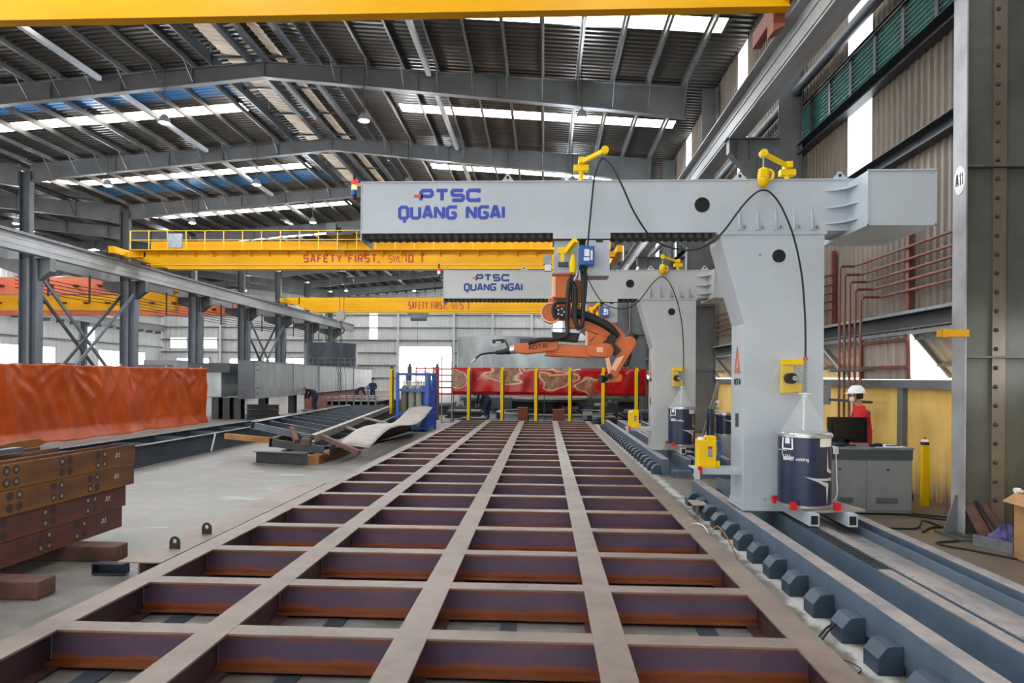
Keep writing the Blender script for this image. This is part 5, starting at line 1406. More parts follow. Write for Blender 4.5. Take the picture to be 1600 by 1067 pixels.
g = G(); g.grid(rows); g.build('tarpaulin_sheet', M['tarp'], t, smooth=True, solid=.006)
for y in posts:
    g = G(); g.box(-13.34, -13.28, y-.03, y+.03, 0, 2.2); g.build('frame_post', M['galv'], t)
g = G(); g.box(-13.32, -13.29, 13.3, 26.0, 2.02, 2.06); g.build('top_rail', M['galv'], t)

# long dark plate girder frame on the floor
t = thing('girder_frame', 'long low dark steel girder frame on the floor before the tarpaulin', 'girder', (-9, 22, 0))
for x in (-8.15, -9.3):
    g = G(); g.ibeam((x, 10.2, .22), (x, 28.6, .22), .42, .16, .012, .014); g.build('side_girder', M['plate_dark'], t)
for k in range(11):
    y = 11+1.6*k; g = G(); g.box(-9.25, -8.2, y, y+.014, .05, .40); g.build('cross_plate', M['plate_dark'], t)
g = G(); g.bar((-8.05, 16.2, .02), (-8.05, 16.4, .42), .03, .03); g.build('pale_strap', M['paper'], t)

# twisted ladder frames piled on each other
def ladder(lab, near_l, near_r, far_l, far_r, n, mts, h=.2, name='ladder_frame', grp='piled ladder frames'):
    nl, nr, fl, fr = map(Vector, (near_l, near_r, far_l, far_r))
    zc = min(v.z for v in (nl, nr, fl, fr))
    t = thing(name, lab, 'steel frame', ((nl.x+fr.x)/2, (nl.y+fr.y)/2, zc-h/2), grp)
    up = (nr-nl).cross(fl-nl).normalized();  up = up if up.z > 0 else -up
    g = G(); g.channel(nl, fl, h, .1, .012, up, side=-1); g.build('stringer', mts[0], t)
    g = G(); g.channel(nr, fr, h, .1, .012, up, side=1); g.build('stringer', mts[1], t)
    for k in range(n):
        f = k/(n-1); a = nl*(1-f)+fl*f; b = nr*(1-f)+fr*f
        g = G(); g.channel(a + (b-a)*.04, b-(b-a)*.04, h*.8, .08, .01, up); g.build('rung', mts[0], t)
    return t
ladder('dark ladder-like steel frame tilted on top of the twisted pile', (-6.5, 15.0, .74), (-5.0, 14.6, .50), (-7.9, 27.5, .62), (-6.2, 27.8, .62), 13, (M['plate_dark'], M['plate_pale']), .17)
ladder('dark ladder-like steel frame lying flat beneath the tilted one', (-6.0, 14.8, .38), (-4.55, 14.2, .29), (-7.2, 26.5, .40), (-5.5, 27, .38), 10, (M['black_steel'], M['black_steel']), .2)
g = G(); g.channel((-6.05, 14.05, .15), (-4.85, 13.75, .15), .24, .12, .01, side=-1); solo(g, 'channel_beam', M['black_steel'], 'short dark channel beam at the front foot of the twisted pile', 'beam')
g = G(); g.box(-4.95, -4.7, 14.1, 17.2, .0, .18); solo(g, 'timber', M['rust_or'], 'orange-brown timber lying under the right side of the twisted pile', 'timber')
g = G(); g.bar((-7.3, 15.4, .46), (-5.95, 15.0, .40), .12, .12); solo(g, 'timber', M['rust_or'], 'orange-brown timber poking out left of the twisted pile', 'timber')
g = G(); g.box(-7.4, -6.9, 15.1, 15.9, .0, .395); g = G(); g.bar((-4.85, 14.8, .52), (-3.75, 13.75, .30), .08, .09); solo(g, 'loose_bar', M['wood_dk'], 'rusty bar leaning from the twisted pile towards the grid', 'bar')
g = G(); g.bar((-5.3, 14.45, .44), (-5.55, 14.8, .70), .1, .1); g.box(-5.15, -4.95, 14.25, 14.4, .40, .52); solo(g, 'end_bracket', M['wood_dk'], 'rusty bracket at the front corner of the twisted pile', 'bracket')
for j, (xa, ya, xb, yb, z, zb, w) in enumerate(((-5.0, 15.5, -5.5, 27, .13, .16, .3), (-5.5, 16, -6.2, 27.5, .13, .14, .25), (-6.3, 16.5, -7.3, 28, .13, .13, .25))):
    g = G(); g.ibeam((xa, ya, z), (xb, yb, zb), .22, w, .01, .012); solo(g, 'loose_beam', M['black_steel'], 'dark H-beam lying on the floor at the bottom of the twisted pile, %s from the right' % NTH[j], 'beam', 'beams under the twisted pile')
# bent pale plate
rows = []
for i in range(25):
    f = i/24; x = -4.15*(1-f) - 4.05*f; y = 14.6*(1-f)+22.4*f
    z = .30 + .50*f + .16*math.sin(f*PI*2.1)
    c = Vector((x, y, z))
    rows.append([c + Vector((-.38 + .76*k/6, 0, .05*math.sin(k/6*PI))) for k in range(7)])
g = G(); g.grid(rows); solo(g, 'bent_plate', M['plate_pale'], 'long bent pale steel plate curving up beside the grid', 'plate', solid=.012, smooth=True)
g = G(); g.ibeam((-4.9, 17, .15), (-4.35, 22.2, .25), .26, .25); solo(g, 'loose_beam', M['black_steel'], 'dark H-beam under the bent pale plate', 'beam')
for j, (a, b) in enumerate((((-5.6, 18.2, .55), (-4.3, 16.9, .40)), ((-5.4, 20.2, .62), (-4.4, 19.0, .55)))):
    g = G(); g.bar(a, b, .06, .05); solo(g, 'loose_bar', M['plate_pale'], ('thin pale bar lying across the beams by the bent plate, nearer one', 'thin pale bar lying across the beams by the bent plate, farther one')[j], 'bar')

# big grey box girder and its supports
BG = lambda y: -12.02 - (y-27.1)*.099          # centre line of the long girder
t = thing('box_girder', 'long mottled grey steel box girder with dark end plate, left background', 'box girder', (-13.5, 42, .93))
g = G(); g.bar((BG(27.15), 27.15, 1.69), (BG(58), 58, 1.69), .58, 1.5); g.build('girder_shell', M['plate_grey'], t)
g = G(); g.box(-12.36, -11.70, 27.05, 27.14, .92, 2.47); g.build('end_plate', M['col_blue'], t)
g = G(); g.bar((BG(27.15), 27.15, 2.455), (BG(58), 58, 2.455), .66, .03); g.bar((BG(27.15), 27.15, .925), (BG(58), 58, .925), .66, .03); g.build('flange', M['plate_pale'], t)
for y in (33.0, 38.5, 44, 49.5):
    g = G(); g.box(BG(y)+.285, BG(y)+.315, y, y+.05, .94, 2.44); g.build('seam_bar', M['plate_pale'], t)
for z in (1.1, 1.35, 2.1, 2.3):
    for dy in (.35, .6):
        g = G(); y = 27.15+dy; g.cyl((BG(y)+.285, y, z), (BG(y)+.31, y, z), .03, n=8); g.build('bolt_hole', M['black_steel'], t)
t = thing('box_girder', 'grey steel box girder standing behind the right end of the tarpaulin', 'box girder', (-14.3, 34, .96))
g = G(); g.box(-14.9, -13.6, 28.2, 33, .96, 1.98); g.build('girder_shell', M['plate_grey'], t)
g = G(); g.box(-14.95, -13.2, 28.1, 33, 1.98, 2.38); g.build('flange', M['steel_dk'], t)
def support(x0, x1, y, z1, lab, m='black_steel'):
    g = G(); n = max(1, int(round((x1-x0)/.42)))
    for i in range(n):
        x = x0 + (x1-x0)*(i+.5)/n
        g.ibeam((x, y, 0), (x, y, z1), .4, .3, .02, .025, up=(0, 1, 0))
    solo(g, 'support_stand', M[m], lab, 'stand', 'stands under the box girders')
support(-14.2, -12.75, 28.6, .93, 'black H-section stand just right of the tarpaulin, under the rear girder')
support(BG(29.3)-.3, BG(29.3)+.3, 29.3, .905, 'black H-section stand under the dark end plate of the long box girder')
support(BG(34)-.3, BG(34)+.3, 34, .905, 'low black stand under the long box girder, second from its end')
for i in range(3):
    g = G(); g.ibeam((-12.35+.0*i, 27.9, .12+.22*i), (-11.0, 27.9, .12+.22*i), .2, .3); solo(g, 'stacked_section', M['black_steel'], 'black H-section lying crosswise below the end plate of the box girder, %s of three' % ('bottom', 'middle', 'top')[i], 'section', 'crosswise sections under the box girder')
g = G(); g.box(-14.3, -12.7, 28.3, 28.9, .932, .955); solo(g, 'cap_plate', M['plate_pale'], 'pale plate bridging the black stands right of the tarpaulin', 'plate')
for k, (y0, y1) in enumerate(((36, 45.5), (45.8, 56))):
    g = G(); g.ibeam((BG(y0)+.1, y0, .44), (BG(y1)+.1, y1, .44), .86, .35); solo(g, 'primer_beam', M['red_primer'], ('red primer beam under the long box girder, nearer length', 'red primer beam under the long box girder, farther length')[k], 'beam', 'primer beams under the box girder')
for k, (x, y0, y1, z, m) in enumerate(((-11.0, 29, 36, .05, 'plate_pale'), (-10.55, 28.5, 35, .05, 'plate_pale'), (-10.8, 29.5, 35.4, .14, 'wood_dk'), (-10.0, 25, 33, .04, 'plate_pale'))):
    g = G(); g.bar((x, y0, z), (x-(y1-y0)*.09, y1, z), .36, .08); solo(g, 'floor_plank', M[m], 'long flat length of steel on the floor along the box girder, %s of four' % NTH[k], 'flat steel', 'flat lengths along the box girder')

# rack of dark sections, mid-left
t = thing('section_stack', 'waist-high stack of dark steel sections with uprights, beside the bending worker', 'steel stack', (-9.8, 34, 0))
for j in range(2):
    for i in range(8):
        g = G(); x = -10.6 + .33*i; g.ibeam((x, 33, .12+.42*j), (x, 36, .12+.42*j), .2, .3); g.build('section', M['black_steel'], t)
for i in range(8):
    g = G(); x = -10.7+.36*i; g.box(x, x+.06, 32.78, 32.84, 0, .95); g.build('upright', M['steel'], t)
g = G(); g.box(-10.85, -8.0, 32.84, 33.0, .80, .86); g.box(-10.85, -8.0, 35.9, 36.05, .8, .86); g.build('top_bar', M['plate_pale'], t)
t = thing('section_stack', 'low stack of dark steel sections in front of the waist-high one', 'steel stack', (-9.5, 29.5, 0))
for i in range(6):
    g = G(); g.ibeam((-9.6+.42*i, 29, .15), (-11.3+.42*i, 31.6, .15), .28, .3); g.build('section', M['black_steel'], t)
g = G(); g.box(-9.8, -7.3, 28.95, 29.05, .295, .355); g.build('top_bar', M['plate_pale'], t)
t = thing('section_stack', 'pile of dark steel plates left of the blue gas rack', 'steel stack', (-7.3, 36, 0))
for i in range(4):
    g = G(); g.box(-9.0+.1*i, -7.0-.15*i, 36, 39, .02+.18*i, .1+.18*i); g.build('plate', M['plate_dark'], t)
for i in range(3):
    for x in (-8.6, -7.6):
        g = G(); g.box(x, x+.1, 36.2, 38.8, .10+.18*i, .20+.18*i); g.build('spacer', M['rust_or'], t)
g = G(); g.prism([(-7.2, .66), (-6.6, .66), (-6.75, 1.1), (-6.95, 1.3)], 'y', 36.6, 37.2); solo(g, 'canvas_bag', M['card'], 'yellowish crumpled sack on the plates left of the blue gas rack', 'sack', bev=.06)

# rolled shell on its stand, background left, and big steel rings
def shell(cx, cy, r, z0, z1, lab, m, th=.05):
    g = G(); g.ring((cx, cy, z0), (cx, cy, z1), r, r-th, 56)
    return solo(g, 'rolled_shell', m, lab, 'steel shell', 'rolled steel shells', smooth=True)
pa, pb, pz, pq = W(462, 572, 63), W(545, 572, 63), W(500, 535, 63), W(500, 577, 63)
sx, sr = (pa.x+pb.x)/2, (pb.x-pa.x)/2
shell(sx, 63+sr, sr, pa.z, pz.z, 'dark blue-grey rolled steel shell raised high behind the long box girder', M['plate_dark'])
t = thing('shell_stand', 'steel platform with railing carrying the raised rolled shell', 'platform', (sx, 63+sr, 0))
g = G(); g.box(sx-sr-.6, sx+sr+.8, 62.4, 63.6+2*sr, pa.z-.15, pa.z-.01); g.build('deck', M['steel'], t)
for x in (sx-sr-.4, sx+sr+.4):
    for y in (62.6, 63+2*sr): g = G(); g.box(x, x+.18, y, y+.18, 0, pa.z-.15); g.build('leg', M['steel'], t)
g = G()
for z in (.35, .75): g.box(sx-sr-.6, sx+sr+.9, 62.3, 62.35, pa.z+z, pa.z+z+.05)
for i in range(11): g.box(sx-sr-.6+.6*i, sx-sr-.55+.6*i, 62.3, 62.35, pa.z-.05, pa.z+.8)
g.build('railing', M['steel'], t)
shell(-3.25, 50.7, 3.2, .0, 4.75, 'huge grey rolled steel shell behind the red film, the taller one', M['plate_grey'], .06)
shell(.72, 41.6, 4.45, .0, 3.62, 'huge grey rolled steel shell behind the red film, the wider one', M['plate_grey'], .06)
g = G(); g.ring((.6, 31.2, .28), (.6, 31.2, .33), 2.75, 2.55, 64); solo(g, 'steel_ring', M['plate_pale'], 'big pale flat steel ring lying behind the end of the grid', 'ring')
for k in range(6):
    a = k*PI/3; g = G(); g.box(.6+2.65*math.cos(a)-.1, .6+2.65*math.cos(a)+.1, 31.2+2.65*math.sin(a)-.1, 31.2+2.65*math.sin(a)+.1, 0, .28); solo(g, 'ring_block', M['black_steel'], 'dark steel block supporting the big flat ring', 'block', 'blocks under the big flat ring')
g = G(); g.ring((.3, 34.2, .82), (.3, 34.2, .92), 1.9, 1.65, 48); solo(g, 'steel_ring', M['plate_pale'], 'smaller raised steel ring behind the big flat one', 'ring')
t = thing('turntable', 'dark round positioning table under the smaller raised steel ring', 'machine', (.3, 34.2, 0))
g = G(); g.lathe([(1.3, 0), (1.3, .1), (.7, .2), (.7, .6), (1.85, .7), (1.85, .82), (.001, .82)], (.3, 34.2, 0), 32); g.build('table_body', M['black_steel'], t, smooth=True)
g = G(); g.lathe([(1.2, 0), (1.2, .04)], (.3, 34.2, .82), 32); g.build('table_top', M['steel_dk'], t)
for k, (px0, px1, py0, py1, Y, m, lab) in enumerate((
        (809, 824, 637, 657, 28.2, 'red_primer', 'small red-brown steel box behind the end of the grid, left one'),
        (864, 882, 640, 654, 28.4, 'red_primer', 'small red-brown steel box behind the end of the grid, right one'),
        (768, 800, 626, 642, 35.5, 'steel_dk', 'dark machine base left of the round positioning table'),
        (946, 966, 629, 646, 30.0, 'black_steel', 'black steel block behind the right end of the grid'),
        (930, 948, 631, 634, 29.0, 'plate_pale', 'pale flat offcut held up behind the right end of the grid'),
        (900, 944, 623, 640, 35.5, 'steel_dk', 'dark machine body behind the round positioning table'),
        (700, 735, 636, 648, 33.0, 'steel_dk', 'dark trolley right of the blue gas rack'))):
    a, b = W(px0, py1, Y), W(px1, py0, Y)
    g = G(); z0 = 0 if k != 4 else a.z
    if k in (0, 1):
        g.box(a.x, b.x, Y, Y+.5, 0, b.z-.02); g.box(a.x-.02, b.x+.02, Y-.02, Y+.52, b.z-.02, b.z)
    elif k == 4:
        g.box(a.x, b.x, Y, Y+.5, a.z, b.z); g.box((a.x+b.x)/2-.03, (a.x+b.x)/2+.03, Y+.2, Y+.26, 0, a.z)
    else:
        g.box(a.x, b.x, Y, Y+.9, b.z*.35, b.z); g.box(a.x+.05, a.x+.15, Y+.1, Y+.2, 0, b.z*.35); g.box(b.x-.15, b.x-.05, Y+.1, Y+.2, 0, b.z*.35); g.box(a.x+.05, a.x+.15, Y+.7, Y+.8, 0, b.z*.35); g.box(b.x-.15, b.x-.05, Y+.7, Y+.8, 0, b.z*.35); g.cyl(((a.x+b.x)/2, Y+.4, b.z), ((a.x+b.x)/2, Y+.4, b.z+.12), .15, .1, 12)
    solo(g, ('steel_box', 'steel_box', 'machine_base', 'steel_block', 'flat_offcut', 'machine_base', 'trolley')[k], M[m], lab, ('box', 'box', 'machine', 'block', 'offcut', 'machine', 'trolley')[k])
# red film barrier and yellow posts
t = thing('film_barrier', 'long glossy red film barrier with pale leaf shapes behind the grid', 'barrier', (.0, 26.9, 0))
rows = []
for j in range(9):
    r = []
    for i in range(161):
        x = -3.62 + 7.6*i/160; z = 2.22 - 1.04*j/8
        r.append((x, 26.9 + .012*math.sin(x*3.1+z*3) + .006*math.sin(x*9-z*4), z))
    rows.append(r)
g = G(); g.grid(rows); g.build('film_sheet', M['curtain'], t, smooth=True, solid=.004)
g = G(); g.box(-3.62, 3.98, 26.94, 26.97, 2.2, 2.23); g.box(-3.62, 3.98, 26.94, 26.97, 1.16, 1.19)
for x in (-3.6, 0, 3.94): g.box(x, x+.03, 26.95, 26.98, 0, 2.22)
g.build('film_frame', M['steel_dk'], t)
t = thing('safety_fence', 'red-barred fence section beside the blue gas rack', 'fence', (-4.0, 27.1, 0))
g = G()
for z in (2.15, 1.9, 1.65, 1.4, 1.15): g.box(-4.45, -3.66, 27.1, 27.13, z, z+.06)
g.build('bar', M['red'], t)
for x in (-4.45, -4.1, -3.7):
    g = G(); g.box(x, x+.04, 27.13, 27.17, 0, 2.5 if x != -4.1 else 2.7); g.build('post', M['galv'], t)
py_x = [612, 733, 785, 838, 891, 943, 995]
for i, px in enumerate(py_x):
    Y = 26.3; x = W(px, 600, Y).x
    t = thing('light_curtain_post', 'slim yellow safety post behind the grid, %s from the left' % NTH[i], 'post', (x, Y, 0), 'yellow safety posts')
    g = G(); g.box(x-.075, x+.075, Y-.06, Y+.06, .06, 2.16); g.build('post_body', M['yellow'], t)
    g = G(); g.box(x+.035, x+.078, Y-.065, Y+.0, .1, 2.12); g.build('lens_strip', M['black'], t)
    g = G(); g.box(x-.05, x+.05, Y-.05, Y+.05, 2.16, 2.26); g.build('cap', M['steel_dk'] if i == 0 else M['yellow'], t)
    g = G(); g.box(x-.14, x+.14, Y-.14, Y+.14, 0, .06); g.build('foot', M['steel_dk'], t)
# a fence pair of posts behind the rack
for n_, px in enumerate((640, 683)):
    Y = 29.5; x = W(px, 600, Y).x
    g = G(); g.box(x-.08, x+.08, Y-.08, Y+.08, 0, 2.3); g.cyl((x, Y, 2.3), (x, Y, 2.42), .06); solo(g, 'fence_post', M['wood_dk'], ('rusty capped post seen over the blue rack, left one', 'rusty capped post seen over the blue rack, right one')[n_], 'post')
g = G()
for z in (1.9, 2.05, 2.2): g.box(-5.6, -4.75, 29.5, 29.53, z, z+.05)
for x in (-5.6, -5.2, -4.8): g.box(x, x+.05, 29.53, 29.57, 0, 2.3)
solo(g, 'safety_fence', M['red'], 'red barrier bars seen through the top of the blue gas rack', 'fence')

# blue gas cylinder rack
t = thing('gas_rack', 'blue steel rack holding upright gas cylinders', 'rack', (-4.4, 24.2, 0))
x0, x1, y0, y1, H = -4.98, -3.87, 22.8, 24.5, 2.0
for x in (x0, x1-.1):
    for y in (y0, y1-.1): g = G(); g.box(x, x+.1, y, y+.1, 0, H); g.build('upright', M['blue_frame'], t)
for z in (.12, .78, 1.42, H-.1) if False else (.55, 1.36, H-.1, .08):
    g = G(); g.box(x0+.1, x1-.1, y0+.01, y0+.08, z, z+.09); g.box(x0+.1, x1-.1, y1-.08, y1-.01, z, z+.09)
    g.box(x0+.01, x0+.08, y0+.1, y1-.1, z, z+.09); g.box(x1-.08, x1-.01, y0+.1, y1-.1, z, z+.09); g.build('cross_rail', M['blue_frame'], t)
g = G(); g.box(x0+.1, x1-.1, y0+.1, y1-.1, .06, .09); g.build('floor_sheet', M['blue_frame'], t)
for y in (y0+.55, y0+1.05): g = G(); g.box(x1-.08, x1-.02, y, y+.06, .17, 1.9); g.build('side_bar', M['blue_frame'], t)
cols = ['cyl_olive', 'cyl_grey', 'cyl_grey', 'cyl_blue']
for r in range(4):
    for c in range(4):
        x = x0+.23+.255*c; y = y0+.26+.36*r
        m = cols[c]
        t2 = thing('gas_cylinder', 'gas cylinder in the blue rack, %s column from left, %s row' % (NTH[c], NTH[r]), 'gas cylinder', (x, y, .09), 'gas cylinders in the blue rack')
        g = G(); g.lathe([(.105, 0), (.115, .03), (.115, 1.28), (.10, 1.38), (.06, 1.46), (.035, 1.48)], (x, y, .09), 18); g.build('cylinder_body', M[m], t2, smooth=True)
        g = G(); g.cyl((x, y, 1.57), (x, y, 1.72), .028, n=10); g.cyl((x-.06, y, 1.66), (x+.06, y, 1.66), .018, n=8); g.build('valve', M['silver'], t2)
        if (r+c) % 3 == 0: g = G(); g.cyl((x, y, 1.72), (x, y, 1.74), .04, n=10); g.build('valve_wheel', M['red'], t2)
# a hatted sign plate in far left bay: clutter low on the floor seen between columns
for k, (x, y, w, d, h, m, lab) in enumerate(((-30, 52, 4, 1.2, 2.2, 'card', 'tan crate row beyond the left columns'), (-34, 60, 3, 2, 3.2, 'galv', 'pale box container deep in the left bay'), (-27.5, 47, 2.2, 1, 2.6, 'steel', 'grey machine cabinet beyond the left columns'), (-41, 55, 3.5, 2, 2.8, 'steel_dk', 'dark machine block in the far left bay'))):
    t = thing('equipment_box', lab, 'equipment', (x, y, 0))
    g = G(); g.box(x-w/2, x+w/2, y-d/2, y+d/2, .1, h); g.build('case', M[m], t, bev=.03)
    g = G(); g.box(x-w/2+.1, x+w/2-.1, y-d/2+.1, y+d/2-.1, 0, .1); g.build('plinth', M['steel_dk'], t)
    for j in range(3): g = G(); g.box(x-w/2+w*(j+.1)/3, x-w/2+w*(j+.9)/3, y-d/2-.02, y-d/2, .3, h-.2); g.build('door_panel', M[m], t)

# dark shop-floor clutter behind the safety posts, added to darken the background
t = thing('added_dark_bench', 'long dark bench added to darken the background behind the smaller raised ring', 'bench', (.2, 36.3, 0))
g = G(); g.box(-4.4, 5.0, 35.95, 36.6, .62, .78); g.build('bench_top', M['steel_dk'], t)
g = G(); g.box(-4.3, 4.9, 36.5, 36.55, .05, .62); g.build('back_panel', M['black_steel'], t)
for x in (-4.2, -2, .2, 2.5, 4.7): g = G(); g.box(x, x+.12, 36.0, 36.12, 0, .62); g.build('leg', M['steel_dk'], t)
for i, (x, y, w, d, h, m, lab) in enumerate(((-3.6, 31.5, 1.5, 1.2, .35, 'black_steel', 'dark plate pile on the floor left of the big flat ring'), (4.2, 31, 1.3, 1.5, .45, 'black_steel', 'dark plate pile on the floor right of the big flat ring'), (-2.9, 28.3, 1.0, .8, .2, 'steel_dk', 'low dark plate pile just behind the second safety post'), (2.6, 28.2, .9, .7, .3, 'steel_dk', 'low dark plate pile just behind the fifth safety post'), (1.2, 33.2, .8, .6, .5, 'plate_dark', 'dark steel offcuts between the two rings'), (-5.2, 34, 1.6, 1.4, .6, 'black_steel', 'dark plate pile in line with the red-barred fence'))):
    t = thing('plate_pile', lab, 'steel plates', (x, y, 0)); n = 4
    for j in range(n):
        g = G(); o_ = .06*((j*7+i*3) % 5-2); g.box(x-w/2+o_, x+w/2+o_, y-d/2+o_, y+d/2-o_, h*j/n+.001, h*(j+1)/n-.012); g.build('plate', M[m if j < n-1 else 'steel'], t)
g = G(); g.box(-4.2, 4.6, 27.4, 35.4, 0, .006); solo(g, 'floor_dark_sheet', M['plate_dark'], 'thin dark sheet added to darken the shop floor behind the safety posts', 'dark sheet')  # thin sheet added only to darken the bright floor here
t = thing('welding_set', 'small white and blue welding set on the floor behind the fourth safety post', 'welder', (1.9, 29.6, 0))
g = G(); g.box(1.7, 2.1, 29.4, 29.9, .05, .4); g.build('case', M['galv'], t, bev=.02)
g = G(); g.tube([(1.75, 29.6, .4), (1.75, 29.6, .55), (2.05, 29.6, .55), (2.05, 29.6, .4)], .015, 6); g.build('handle', M['blue_frame'], t)
g = G(); g.box(1.72, 2.08, 29.42, 29.88, 0, .05); g.build('foot', M['black_steel'], t)
# ------------------------------------------------------------------ right side: desk, monitor, bollard and bits at the column
t = thing('control_cabinet', 'grey two-door metal cabinet used as a desk beside the wall', 'cabinet', (4.5, 9.9, 0))
a = W(1294, 803, 9.6); b = W(1427, 700, 9.6)
cx0, cx1, cz1 = a.x, b.x, b.z
g = G(); g.box(cx0, cx1, 9.62, 10.2, .02, cz1-.03); g.build('body', M['cabinet'], t, bev=.004)
g = G(); g.box(cx0-.02, cx1+.02, 9.6, 10.22, cz1-.03, cz1); g.build('cabinet_top', M['galv'], t, bev=.003)
g = G(); g.box(cx0, cx1, 9.605, 9.62, cz1-.17, cz1-.03); g.build('upper_band', M['cabinet_dk'], t)
xm = (cx0+cx1)/2 - .05
for n_, (xa, xb, kx) in enumerate(((cx0+.02, xm-.005, cx0+.15), (xm+.005, cx1-.02, xm+.28))):
    g = G(); g.box(xa, xb, 9.605, 9.62, .06, cz1-.19); d_ = g.build('door', M['cabinet'], t, bev=.004)
    g = G(); g.cyl((kx, 9.58, cz1-.30), (kx, 9.605, cz1-.30), .014, n=12); g.build('knob', M['black'], d_)
    g = G()
    for j in range(5): g.box(xa+.12, xb-.18, 9.6, 9.605, .16+.016*j, .168+.016*j)
    g.build('door_vent', M['cabinet_dk'], d_)
ztop = cz1
t = thing('monitor', 'black computer monitor seen from behind on the grey cabinet', 'monitor', (4.05, 9.95, ztop))
a = W(1293, 691, 9.9); b = W(1356, 652, 9.9)
g = G(); g.box(a.x, b.x, 9.9, 9.94, a.z, b.z); g.box(a.x+.08, b.x-.08, 9.87, 9.9, a.z+.06, b.z-.06); g.build('screen_case', M['screen'], t, bev=.008)
g = G(); mx = W(1323, 690, 9.9).x; g.box(mx-.035, mx+.035, 9.9, 9.93, ztop+.01, a.z+.05); g.box(mx-.1, mx+.1, 9.82, 10., ztop, ztop+.012); g.build('stand', M['screen'], t, bev=.004)
for k, (px0, px1, m, h, nm, lab, cat) in enumerate(((1300, 1318, 'navy_cloth', .05, 'cloth_bundle', 'dark blue cloth bundle at the left end of the cabinet top', 'cloth'), (1357, 1364, 'black', .035, 'mouse', 'black mouse on the cabinet top behind the monitor', 'mouse'), (1366, 1374, 'black', .045, 'charger', 'small black charger on the cabinet top', 'charger'), (1374, 1408, 'paper', .006, 'paper_sheets', 'white sheets of paper on the right of the cabinet top', 'paper'), (1382, 1406, 'black', .012, 'pen_case', 'thin black pen case lying on the papers', 'pen case'))):
    xa, xb = W(px0, 690, 9.8).x, W(px1, 690, 9.8).x
    g = G(); zb = ztop + (.0065 if k == 4 else 0); 
    if k == 3: g.box(xa, xb, 9.7, 10.05, zb, zb+h); g.box(xa-.1, xb-.12, 9.65, 9.9, zb, zb+.003)
    elif k == 4: g.bar((xa, 9.75, zb+.007), (xb, 9.8, zb+.007), .03, .012)
    elif k == 0: g.box(xa, xb, 9.68, 9.86, zb, zb+h)
    else: g.box(xa, xb, 9.7, 9.8, zb, zb+h)
    solo(g, nm, M[m], lab, cat, bev=.02 if k == 0 else .004)
g = G(); x = W(1306, 700, 9.58).x; g.box(x-.03, x+.03, 9.56, 9.595, ztop-.09, ztop-.02); g.box(x-.025, x+.025, 9.56, 9.65, ztop-.02, ztop+.01)
g.tube([(x, 9.57, ztop-.09), (x+.01, 9.57, .5), (x+.01, 9.55, .3), (x-.04, 9.56, .15), (x-.1, 9.58, .02)], .008, 6)
solo(g, 'white_cord', M['paper'], 'white plug and cord hanging down the left cabinet door', 'cord')
# yellow bollard
p = WZ(1444.5, 790, 0)
t = thing('bollard', 'slim yellow bollard with a black and white cap, right of the cabinet', 'bollard', (p.x, p.y, 0))
g = G(); g.box(p.x-.045, p.x+.045, p.y-.04, p.y+.04, 0, .88); g.build('post', M['yellow'], t, bev=.004)
g = G(); g.cyl((p.x, p.y, .90), (p.x, p.y, .945), .058, n=18); g.cyl((p.x, p.y, .86), (p.x, p.y, .88), .03); c_ = g.build('cap', M['black'], t)
g = G(); g.lathe([(.058, 0), (.052, .02), (.03, .035), (.001, .04)], (p.x, p.y, .945), 18); g.build('cap_top', M['white'], c_, smooth=True)
g = G(); g.cyl((p.x, p.y, .98), (p.x, p.y, 1.01), .016); g.build('button', M['red'], c_)
g = G(); g.lathe([(.16, 0), (.2, .05), (.2, .12), (.16, .3), (.1, .36), (.001, .37)], (p.x-.25, p.y+.25, 0), 14); g.tube([(p.x-.38, p.y+.25, .3), (p.x-.25, p.y+.2, .42), (p.x-.1, p.y+.25, .3)], .02, 6)
solo(g, 'cable_heap', M['black'], 'black coil heap on the floor behind the yellow bollard', 'cable', smooth=True)
# cables on the floor
for k, (pts, r, lab) in enumerate((
    ([(4.0, 8.8, .012), (4.6, 8.7, .012), (5.0, 9.2, .012), (4.9, 8.2, .012), (4.45, 7.95, .012), (4.68, 7.6, .012), (4.95, 7.2, .012), (5.0, 6.7, .012), (5.6, 6.2, .012)], .011, 'thin black cable running round the column base on the floor'),
    ([(4.9, 9.5, .03), (5.3, 9.3, .012), (5.6, 9.0, .012), (5.3, 8.75, .012), (4.9, 8.8, .012), (4.6, 8.5, .012)], .013, 'black cable looped on the floor before the yellow bollard'),
    ([(5.0, 9.7, .012), (5.4, 9.5, .012), (5.9, 9.2, .012), (5.8, 9.8, .012)], .013, 'black cable along the foot of the yellow wall'))):
    g = G(); g.tube(pts, r, 6); solo(g, 'floor_cable', M['black'], lab, 'cable', smooth=True)
# plates leaning in the column
for k, (px0, px1, py0, py1, ln) in enumerate(((1520, 1541, 791, 836, .02), (1543, 1566, 792, 836, .05))):
    a, b = W(px0, py1, 8.15), W(px1, py0, 8.15)
    g = G(); g.hexa([(a.x, 8.0, .065), (b.x, 8.0, .065), (b.x, 8.03, .065), (a.x, 8.03, .065), (a.x-.04, 8.28, b.z), (b.x-.04-ln, 8.28, b.z), (b.x-.04-ln, 8.31, b.z), (a.x-.04, 8.31, b.z)])
    solo(g, 'leaning_plate', M['wood_dk'], ('brown plate leaning against the column web, left one', 'brown plate leaning against the column web, right one')[k], 'plate', 'plates leaning in the column')
g = G(); g.bar((5.2, 7.98, .07), (5.1, 8.3, .44), .03, .03); solo(g, 'steel_rod', M['steel_dk'], 'dark rod leaning between the two brown plates', 'rod')
t = thing('cable_tray', 'short galvanised slotted cable tray on the floor before the column', 'tray', (5.2, 7.4, 0))
pA, pB, pC = Vector((5.0, 7.55, 0)), Vector((5.25, 7.0, 0)), Vector((5.6, 7.05, 0))
